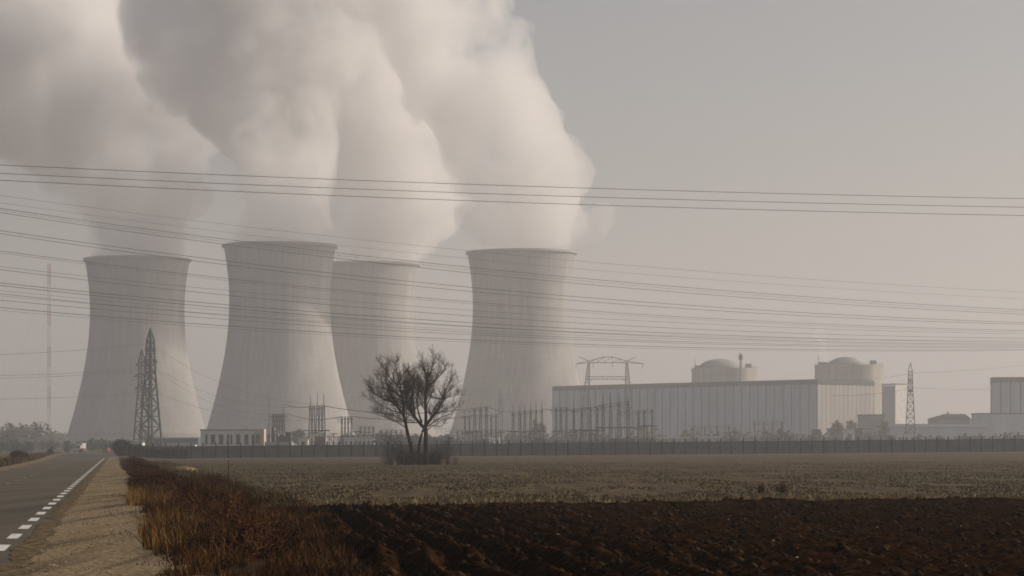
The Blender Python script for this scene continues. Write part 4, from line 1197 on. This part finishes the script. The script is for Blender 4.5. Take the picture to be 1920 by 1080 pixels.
proto = switchgear(); first = True
rg = random.Random(3)
for txt, pxs, d, sc in rows:
    for px in pxs:
        o = proto if first else copy_tree(proto); first = False
        dd = d + rg.uniform(-12, 12); s = sc*rg.uniform(0.8, 1.25)
        o.location = ((px-960)/F*dd, dd, 1.4); o.scale = (s, s, s)
        o["label"] = "switchgear insulator post in the row " + txt
tanks = [(1010, 820, 890, 3.2, "grey transformer tank below the six-column gantry's right end"), (1165, 822, 850, 8.5, "long bluish transformer tank under the four-column gantry"),
         (1090, 826, 880, 4.0, "dark transformer tank before the hall's left end"), (600, 818, 900, 3.6, "dark transformer tank under the dense five-column gantry"),
         (905, 822, 930, 4.4, "transformer tank under the gantry right of the bare tree")]
for px, yt, d, w_, lab in tanks:
    k = d/F; t = thing("transformer_tank", ((px-960)*k, d, 1.2), lab, "transformer", "transformers in the switchyard")
    h = max(2.2, (HY-yt)*k+0.6)
    MB().box(-w_/2, w_/2, 0, 2.6, 0, h).build("tank_body", M_DKBLUE, t)
    f = MB()
    for i in range(9): f.box(-w_/2+w_*(i+0.2)/9, -w_/2+w_*(i+0.5)/9, -0.35, -0.003, 0.3, h*0.85)
    f.build("cooling_fins", M_STEEL, t)
    for i in range(3): MB().lathe([(0.12, h), (0.22, h+0.2), (0.1, h+0.5), (0.2, h+0.8), (0.05, h+1.3)], n=7, cx=-w_/3+w_/3*i, cy=1.2).build("bushing", M_INSUL, t)

# ---------------------------------------------------------------- overhead lines
def wire(pts, d0, d1, r, label, group="long overhead power lines"):
    """pts: photo points left to right; fitted by a smooth sagging curve; depth runs from d0 at x=0 to d1 at x=1920"""
    xs_ = np.array([p[0] for p in pts], float); ys_ = np.array([p[1] for p in pts], float)
    c = np.polyfit(xs_, ys_, min(2, len(pts)-1))
    P = []; x0, x1 = (-260, 2180) if xs_[-1] - xs_[0] > 1500 else (xs_[0], xs_[-1])
    n = 60
    # wires are straight in plan: points on the straight line between the two depths
    A = Vector(((0-960)/F*d0, d0)); B = Vector(((1920-960)/F*d1, d1))
    for i in range(n+1):
        px = x0 + (x1-x0)*i/n; tn = (px-960)/F
        # intersect view direction with plan line A-B
        den = (B.x-A.x) - tn*(B.y-A.y); s = (tn*A.y - A.x)/den
        d = A.y + s*(B.y-A.y)
        P.append(Vector((tn*d, d, CAMZ + (HY-np.polyval(c, px))/F*d)))
    o = MB().tube(P, r, 5).build("power_line", M_WIRE)
    tag(o, label, "power line", group); return o
WL = [
 ([(0,309),(640,337.3),(1240,356.5),(1920,372.5)], 170, 215, 0.018, " dark power line, topmost of all across the picture"),
 ([(0,325),(640,353),(1240,373.5),(1920,388.5)], 170, 215, 0.018, " dark power line second from the top"),
 ([(0,338),(640,367),(1240,388.5),(1920,404)], 170, 215, 0.018, " dark power line third from the top"),
 ([(0,366),(640,446),(1240,502),(1920,548)], 620, 900, 0.036, "very faint thin power line just under the top three"),
 ([(0,391),(640,474),(1240,536),(1920,581)], 420, 640, 0.044, "power line, upper of the steep pair crossing the tower rims"),
 ([(0,399),(640,484),(1240,546.5),(1920,589)], 430, 650, 0.042, "power line, lower of the steep pair crossing the tower rims"),
 ([(0,432.7),(640,513),(1240,569.8),(1920,604.6)], 420, 640, 0.044, "power line, upper of the second pair below the tower rims"),
 ([(0,438.5),(640,520),(1240,577.5),(1920,607.5)], 430, 650, 0.042, "power line, lower of the second pair below the tower rims"),
 ([(0,472.5),(640,538),(1240,598),(1920,618)], 420, 640, 0.038, "single power line below the second pair, alone at the left edge"),
 ([(0,501),(640,560),(1240,607),(1920,625)], 520, 720, 0.034, "faint power line, upper of a pair near the hazy mast's top"),
 ([(0,507.6),(640,567),(1240,620.5),(1920,632)], 430, 650, 0.038, "power line, lower of a pair near the hazy mast's top"),
 ([(0,530.7),(640,588),(1240,624.5),(1920,641.6)], 400, 620, 0.044, "dark power line, upper of two that merge toward the middle"),
 ([(0,537),(640,589.8),(1240,636),(1920,643.5)], 410, 630, 0.044, "dark power line, lower of two that merge toward the middle"),
 ([(0,551.7),(640,605),(1240,642),(1920,648)], 430, 650, 0.036, "thin power line third from the bottom"),
 ([(0,564),(640,610),(1240,646),(1920,650.5)], 430, 650, 0.036, "thin power line second from the bottom"),
 ([(0,577),(640,624),(1240,651),(1920,655)], 380, 600, 0.040, "dark power line lowest of all, sagging just above the hall roofs"),
]
WL += [
 ([(0,395),(640,478),(1240,541),(1920,585)], 560, 780, 0.030, "thin faint power line running between the steep pair"),
 ([(0,476),(640,542),(1240,601),(1920,621)], 560, 780, 0.030, "thin faint power line close under the single one at the left edge"),
 ([(0,556),(640,600),(1240,639),(1920,646)], 560, 780, 0.030, "thin faint power line just under the thin one third from the bottom"),
 ([(0,545),(640,597),(1240,630),(1920,637)], 600, 820, 0.030, "thin faint power line between the merging dark pair and the thin ones"),
 ([(0,381),(640,458),(1240,519),(1920,560)], 640, 900, 0.032, "very faint power line just above the steep pair"),
 ([(0,582),(640,629),(1240,654),(1920,657)], 560, 780, 0.030, "thin faint power line shadowing the lowest one"),
]
for pts, d0, d1, rr_, lab in WL: wire(pts, d0, d1, rr_, lab)

def span(a, b, sag, r, label, group, n=24):
    a = Vector(a); b = Vector(b); P = []
    for i in range(n+1):
        t = i/n; p = a.lerp(b, t); p.z -= sag*4*t*(1-t); P.append(p)
    o = MB().tube(P, r, 4).build("power_line", M_WIRE); tag(o, label, "power line", group)
GL = "lines leaving the roadside pylons"
for i, (y0, y1) in enumerate(((661, 645), (697, 690), (703, 694), (741, 735))):
    nm = ("topmost", "second", "third", "lowest")[i]
    span(at(-160, y0+6, 900), at(272, y1, 1010), 1.2, 0.055, "faint line running left from the roadside pylon, %s of four" % nm, GL)
for i, (y0, xe, ye) in enumerate(((650, 590, 757), (690, 585, 762), (692, 523, 776), (735, 640, 781))):
    nm = ("topmost", "second", "third", "lowest")[i]
    span(at(291, y0, 1000), at(xe, ye, 975), 5.0, 0.036, "faint line sagging from the roadside pylon to the switchyard, %s of four" % nm, GL)
GB = "strung busbars over the switchyard"
for a, b, sg, lab in ((at(607, 761, 960), at(866, 768, 980), 2.0, "busbar strung from the dense gantry past the bare tree, upper"),
                      (at(540, 776, 1010), at(641, 781, 1040), 1.6, "busbar strung between the small gantry and the thin pale-lit one"),
                      (at(662, 781, 1040), at(890, 779, 985), 1.6, "busbar strung from the thin gantry past the bare tree, lower"),
                      (at(916, 763, 980), at(962, 772, 1000), 0.6, "short busbar between the three-column and six-column gantries"),
                      (at(1020, 767, 1000), at(1131, 759, 900), 1.2, "dark busbar strung along the hall's wall to the four-column gantry"),
                      (at(532, 757, 1010), at(582, 762, 960), 0.8, "busbar strung between the small five-post gantry and the dense one")):
    span(a, b, sg, 0.13, lab, GB)
for i, (ya, yb) in enumerate(((705, 672), (733, 728))):
    span(at(1712, ya-6, 1150), at(2100, yb-22, 1400), 3.0, 0.05, "faint line running right from the lone slim pylon, %s of two" % ("upper", "lower")[i], "lines at the lone slim pylon")
    span(at(1560, ya+8, 1250), at(1702, ya-4, 1150), 1.0, 0.05, "faint line running left from the lone slim pylon, %s of two" % ("upper", "lower")[i], "lines at the lone slim pylon")

# ---------------------------------------------------------------- perimeter fence
def fence():
    A = Vector(((240-960)/F*598, 598, 0)); B = Vector(((1965-960)/F*640, 640, 0))
    t = thing("perimeter_fence", (A.x, A.y, gz(A.x, A.y)), "long dark mesh perimeter fence with tall thin posts along the far field edge", "fence")
    M_MESH = mat("dark_mesh", (0.062, 0.076, 0.074), (0.095, 0.110, 0.107), scale=0.9, detail=6, stretch=(1, 1, 0.6), rough=0.95)
    M_POST = mat("dark_post", (0.010, 0.012, 0.012), (0.018, 0.020, 0.020), scale=1.0)
    n = 78; V = []; Fc = []
    base = t.location
    for i in range(n+1):
        p = A.lerp(B, i/n); z = gz(p.x, p.y)
        h = 2.62 + 0.45*(i/n)
        q = Vector((p.x-base.x, p.y-base.y, z-base.z))
        V += [(q.x, q.y, q.z-0.1), (q.x, q.y, q.z+h), (q.x, q.y+0.06, q.z-0.1), (q.x, q.y+0.06, q.z+h)]
        mb = MB().bar((q.x, q.y-0.09, q.z-0.1), (q.x, q.y-0.09, q.z+h+0.75), 0.19, 0.14, 6)
        mb.bar((q.x, q.y-0.09, q.z+h+0.75), (q.x, q.y-0.4, q.z+h+1.05), 0.05, 0.04, 4)
        mb.build("post", M_POST, t)
    for i in range(n):
        a = 4*i; b = a+4
        Fc += [(a, b, b+1, a+1), (a+2, a+3, b+3, b+2), (a+1, b+1, b+3, a+3), (a, a+2, b+2, b)]
    MB().add(V, Fc).build("mesh_panel", M_MESH, t)
    rl = MB()
    for i in range(n):
        for f, rr_ in ((1.0, 0.07), (0.5, 0.045)):
            za = [V[4*i+1][2], V[4*i+5][2]]; zb = [V[4*i][2], V[4*i+4][2]]
            a = Vector((V[4*i][0], V[4*i][1]-0.05, zb[0]+(za[0]-zb[0])*f)); b = Vector((V[4*i+4][0], V[4*i+4][1]-0.05, zb[1]+(za[1]-zb[1])*f))
            rl.bar(a, b, rr_)
    rl.build("rail", M_STEEL, t)
    wr = MB()
    for i in range(n):
        for e in (0.30, 0.6):
            a = Vector((V[4*i+1][0], V[4*i+1][1]-0.09, V[4*i+1][2]+e)); b = Vector((V[4*i+5][0], V[4*i+5][1]-0.09, V[4*i+5][2]+e))
            wr.bar(a, b, 0.018, n=3)
    wr.build("top_wire", M_WIRE, t)
fence()
# dark solid boarding along the fence's road end
k = 560/F
t = thing("dark_barrier", ((240-960)*k, 560, gz((240-960)*k, 560)), "dark solid boarding at the fence's left end beside the road", "barrier")
L = (352-240)*k; zb = 0
M_DB = mat("dark_boarding", (0.016, 0.019, 0.018), (0.026, 0.030, 0.028), scale=0.8)
xx0 = (240-960)*k
gzo = gz(xx0, 560)
seg = MB(); N = 14
for i in range(N):
    xa = L*i/N; xb = L*(i+1)/N-0.04; za = gz(xx0+xa, 560)-gzo
    seg.box(xa, xb, 0, 0.12, za-0.3, za+1.95)
seg.build("board_panel", M_DB, t)
cp = MB(); cp.bar((0, 0.05, 1.98), (L, 0.05, gz(xx0+L, 560)-gzo+1.98), 0.08); cp.build("top_rail", M_DB, t)

# ---------------------------------------------------------------- vehicles
M_TYRE = mat("tyre_rubber", (0.012, 0.012, 0.012)); M_CGLASS = mat("car_glass", (0.02, 0.024, 0.028), rough=0.1, spec=0.6)
M_LAMP = mat("lamp_glass", (0.45, 0.43, 0.40), rough=0.2, spec=0.5); M_TAIL = mat("tail_lamp", (0.30, 0.02, 0.015), rough=0.3)
M_CAR = mat("car_red", (0.19, 0.026, 0.020), rough=0.35, spec=0.5); M_CAR_B = mat("car_rust_red", (0.15, 0.038, 0.024), rough=0.4, spec=0.4)
def car(x, y, rz, m, label, front):
    t = thing("parked_car" if False else "car", (x, y, 0.013), label, "car", "cars on the far road", rz)
    prof = [(-2.0,.35),(-2.05,.72),(-1.95,.88),(-1.0,.94),(-0.35,1.40),(0.95,1.42),(1.75,.95),(2.0,.88),(2.05,.45),(1.95,.3),(-1.9,.3)]
    n = len(prof); V = []; Fc = []
    for s in (-1, 1):
        for (a, z) in prof: V.append((s*(0.82 if z < 1.0 else 0.66), a, z))
    Fc = [tuple(range(n-1, -1, -1)), tuple(range(n, 2*n))] + [(i, (i+1) % n, n+(i+1) % n, n+i) for i in range(n)]
    MB().add(V, Fc).build("body", m, t)
    MB().add([(-.62,-.95,1.0),(.62,-.95,1.0),(.56,-.42,1.36),(-.56,-.42,1.36)], [(0,1,2,3)]).build("windscreen", M_CGLASS, t).location = (0,-0.03,0.02)
    MB().add([(-.62,1.64,1.04),(.62,1.64,1.04),(.56,1.04,1.38),(-.56,1.04,1.38)], [(3,2,1,0)]).build("rear_window", M_CGLASS, t).location = (0,0.03,0.02)
    for s in (-1, 1):
        for a in (-1.25, 1.25):
            w = MB()
            V = []; N = 12
            for xx in (s*0.66, s*0.85):
                for i in range(N): V.append((xx, a+0.31*math.cos(6.283*i/N), 0.31+0.31*math.sin(6.283*i/N)))
            w.add(V, [tuple(range(N)), tuple(range(2*N-1, N-1, -1))]+[(i, (i+1) % N, N+(i+1) % N, N+i) for i in range(N)]).build("wheel", M_TYRE, t)
        MB().box(s*0.62-0.14, s*0.62+0.14, -2.09, -2.03, 0.62, 0.76).build("headlight", M_LAMP, t)
        MB().box(s*0.66-0.10, s*0.66+0.10, 2.03, 2.09, 0.66, 0.82).build("tail_light", M_TAIL, t)
    return t
car((155.5-960)/F*880, 880, R(-8), M_CAR_B, "small rust red car on the far road's left lane", True)
car((201-960)/F*880, 880, R(172), M_CAR, "small red car on the far road's right lane", False)
d = 985; k = d/F
t = thing("lorry", ((145-960)*k, d, 0.012), "white box lorry coming round the far end of the road", "lorry", None, R(-6))
M_LORRY = mat("lorry_white", (0.42, 0.40, 0.36), (0.50, 0.48, 0.44), scale=0.8)
MB().box(-1.4, 1.4, 1.9, 7.5, 0.95, 3.3).build("cargo_box", M_LORRY, t)
MB().add([(-1.2,0,.5),(1.2,0,.5),(1.2,1.8,.5),(-1.2,1.8,.5),(-1.15,0.25,2.45),(1.15,0.25,2.45),(1.15,1.8,2.5),(-1.15,1.8,2.5),(-1.2,0,1.4),(1.2,0,1.4)],
         [(0,3,2,1),(0,1,9,8),(8,9,5,4),(4,5,6,7),(1,2,6,5,9),(3,0,8,4,7),(2,3,7,6)]).build("cab", M_LORRY, t)
MB().add([(-1.0,-.02,1.5),(1.0,-.02,1.5),(.95,.18,2.3),(-.95,.18,2.3)], [(0,1,2,3)]).build("windscreen", M_CGLASS, t)
MB().box(-1.0, 1.0, 0.3, 7.3, 0.5, 0.94).build("chassis", M_TYRE, t)
for s in (-1, 1):
    for a in (0.9, 5.9):
        N = 12; V = []
        for xx in (s*0.9, s*1.15):
            for i in range(N): V.append((xx, a+0.45*math.cos(6.283*i/N), 0.45+0.45*math.sin(6.283*i/N)))
        MB().add(V, [tuple(range(N)), tuple(range(2*N-1, N-1, -1))]+[(i, (i+1) % N, N+(i+1) % N, N+i) for i in range(N)]).build("wheel", M_TYRE, t)
    MB().box(s*0.9-0.15, s*0.9+0.15, -0.06, -0.003, 0.7, 0.9).build("headlight", M_LAMP, t)

# small road sign by the path
d = 655; k = d/F
t = thing("road_sign", ((97.5-960)*k, d, 0), "small round road sign seen dark beside the path left of the road", "road sign")
MB().bar((0,0,0), (0,0,1.9), 0.04, n=6).build("sign_post", M_STEEL, t)
V = []; N = 20
for yy in (-0.05, -0.02):
    for i in range(N): V.append((0.36*math.cos(6.283*i/N), yy, 1.7+0.36*math.sin(6.283*i/N)))
MB().add(V, [tuple(range(N)), tuple(range(2*N-1, N-1, -1))]+[(i, (i+1) % N, N+(i+1) % N, N+i) for i in range(N)]).build("sign_plate", M_FASCIA, t)
# pale straw heap and a stake at the field edge
d = 205; k = d/F
rr = np.random.RandomState(77); V = []; T = []; off = 0
off = twig_cloud(V, T, off, np.zeros(3), 1.1, 0.55, 160, rr, 0.03, sub=4, up=0.1)
hp = MB().lathe([(1.0, -0.1), (0.85, 0.18), (0.5, 0.36), (0.02, 0.44)], n=14)
V.append(np.array(hp.v)*np.array([1.3, 1, 1]));
for f in hp.f: T.append(np.array([[f[0]+off, f[1]+off, f[2]+off, f[3]+off]]))
o = np_mesh("straw_heap", np.concatenate(V), np.concatenate(T), M_STUB); o.location = ((343-960)*k, d, 0)
tag(o, "small pale straw heap at the field edge beyond the dark weeds", "straw heap")
d = 160; k = d/F
o = MB().tube([(0,0,-0.2), (0.02,0,0.5), (0.0,0,1.1)], [0.035, 0.03, 0.022], 6).build("wooden_stake", M_TWIG_G); o.location = ((428-960)*k, d, 0)
tag(o, "thin wooden stake standing in the field behind the verge", "stake")
# ---------------------------------------------------------------- far woodland, hedges, hills
M_WOOD = mat("winter_wood", (0.060, 0.060, 0.048), (0.115, 0.105, 0.085), scale=0.05, detail=6)
M_WOOD_G = mat("green_grey_wood", (0.035, 0.045, 0.038), (0.060, 0.070, 0.058), scale=0.06, detail=6)
def crown_tris(V, T, off, c, rx, rz, n, rr, size):
    for _ in range(n):
        u = rr.randn(3); u /= np.linalg.norm(u); q = rr.rand()**0.45
        p = c + u*np.array([rx, rx, rz])*q
        if p[2] < c[2]-rz: continue
        e = rr.randn(3, 3)*size
        V.append(p+e); T.append(np.array([[off, off+1, off+2]])); off += 3
    return off
def wood(name, spans, seed, material, label, size=1.3):
    rr = np.random.RandomState(seed); V = []; T = []; off = 0
    for px0, px1, d, y0, y1, n in spans:
        k = d/F
        for i in range(n):
            t = (i+rr.rand())/n; px = px0+(px1-px0)*t; dd = d*(1+0.06*rr.randn())
            top = (HY-(y0+(y1-y0)*t))*k*(0.72+0.36*rr.rand())+1.5
            h = max(2.5, top); rx = h*0.34*(0.8+0.5*rr.rand())
            c = np.array([(px-960)/F*dd, dd, h*0.52])
            off = crown_tris(V, T, off, c, rx, h*0.5, int(150), rr, size*(0.6+0.02*h))
    o = np_mesh(name, np.concatenate(V), np.concatenate(T), material); tag(o, label, "woodland", kind="stuff")
wood("treeline", [(-220, 80, 1700, 790, 797, 46), (40, 150, 2300, 806, 812, 26), (-220, 30, 1250, 806, 818, 30), (100, 400, 2700, 818, 818, 60)], 3, M_WOOD, "grey leafless woodland fading into haze beyond the road")
wood("treeline_low", [(-200, 60, 1050, 826, 829, 40), (60, 190, 1300, 826, 828, 30), (165, 250, 1150, 824, 826, 26), (950, 1250, 1250, 812, 815, 40), (1280, 1680, 1350, 808, 808, 46), (1640, 2000, 1250, 812, 812, 40), (640, 900, 1150, 812, 818, 50)], 4, M_WOOD_G, "low hedges and bushes along the edge of the power station", 0.9)
def tree(px, d, ytop, wpx, label, seed, group="bushy trees among the station buildings"):
    k = d/F; rr = np.random.RandomState(seed); V = []; T = []; off = 0
    t = thing("deciduous_tree", ((px-960)*k, d, GZI), label, "tree", group)
    H = (HY-ytop)*k+0.4
    for _ in range(7):
        c = np.array([rr.randn()*wpx*k*0.22, rr.randn()*wpx*k*0.22, H*(0.45+0.3*rr.rand())])
        off = crown_tris(V, T, off, c, wpx*k*0.34, H*0.26, 130, rr, 0.7)
    o = np_mesh("crown", np.concatenate(V), np.concatenate(T), M_WOOD); o.parent = t
    MB().tube([(0,0,-0.2), (0.1,0,H*0.25), (0,0.1,H*0.5)], [0.45, 0.34, 0.2], 7).build("trunk", M_WOOD_G, t)
tree(1568, 1330, 783, 20, "hazy bushy tree before the hall's sunlit end wall", 51)
tree(1597, 1360, 786, 18, "smaller hazy tree left of the low annex block", 52)
tree(1655, 1300, 790, 18, "small hazy tree under the square block", 53)
tree(1010, 1300, 793, 22, "hazy tree at the foot of the tower that stands apart", 54)
tree(560, 1200, 806, 16, "small hazy tree behind the transformer house", 55)
tree(1288, 1380, 806, 20, "low hazy tree before the hall's ribbed wall", 56)
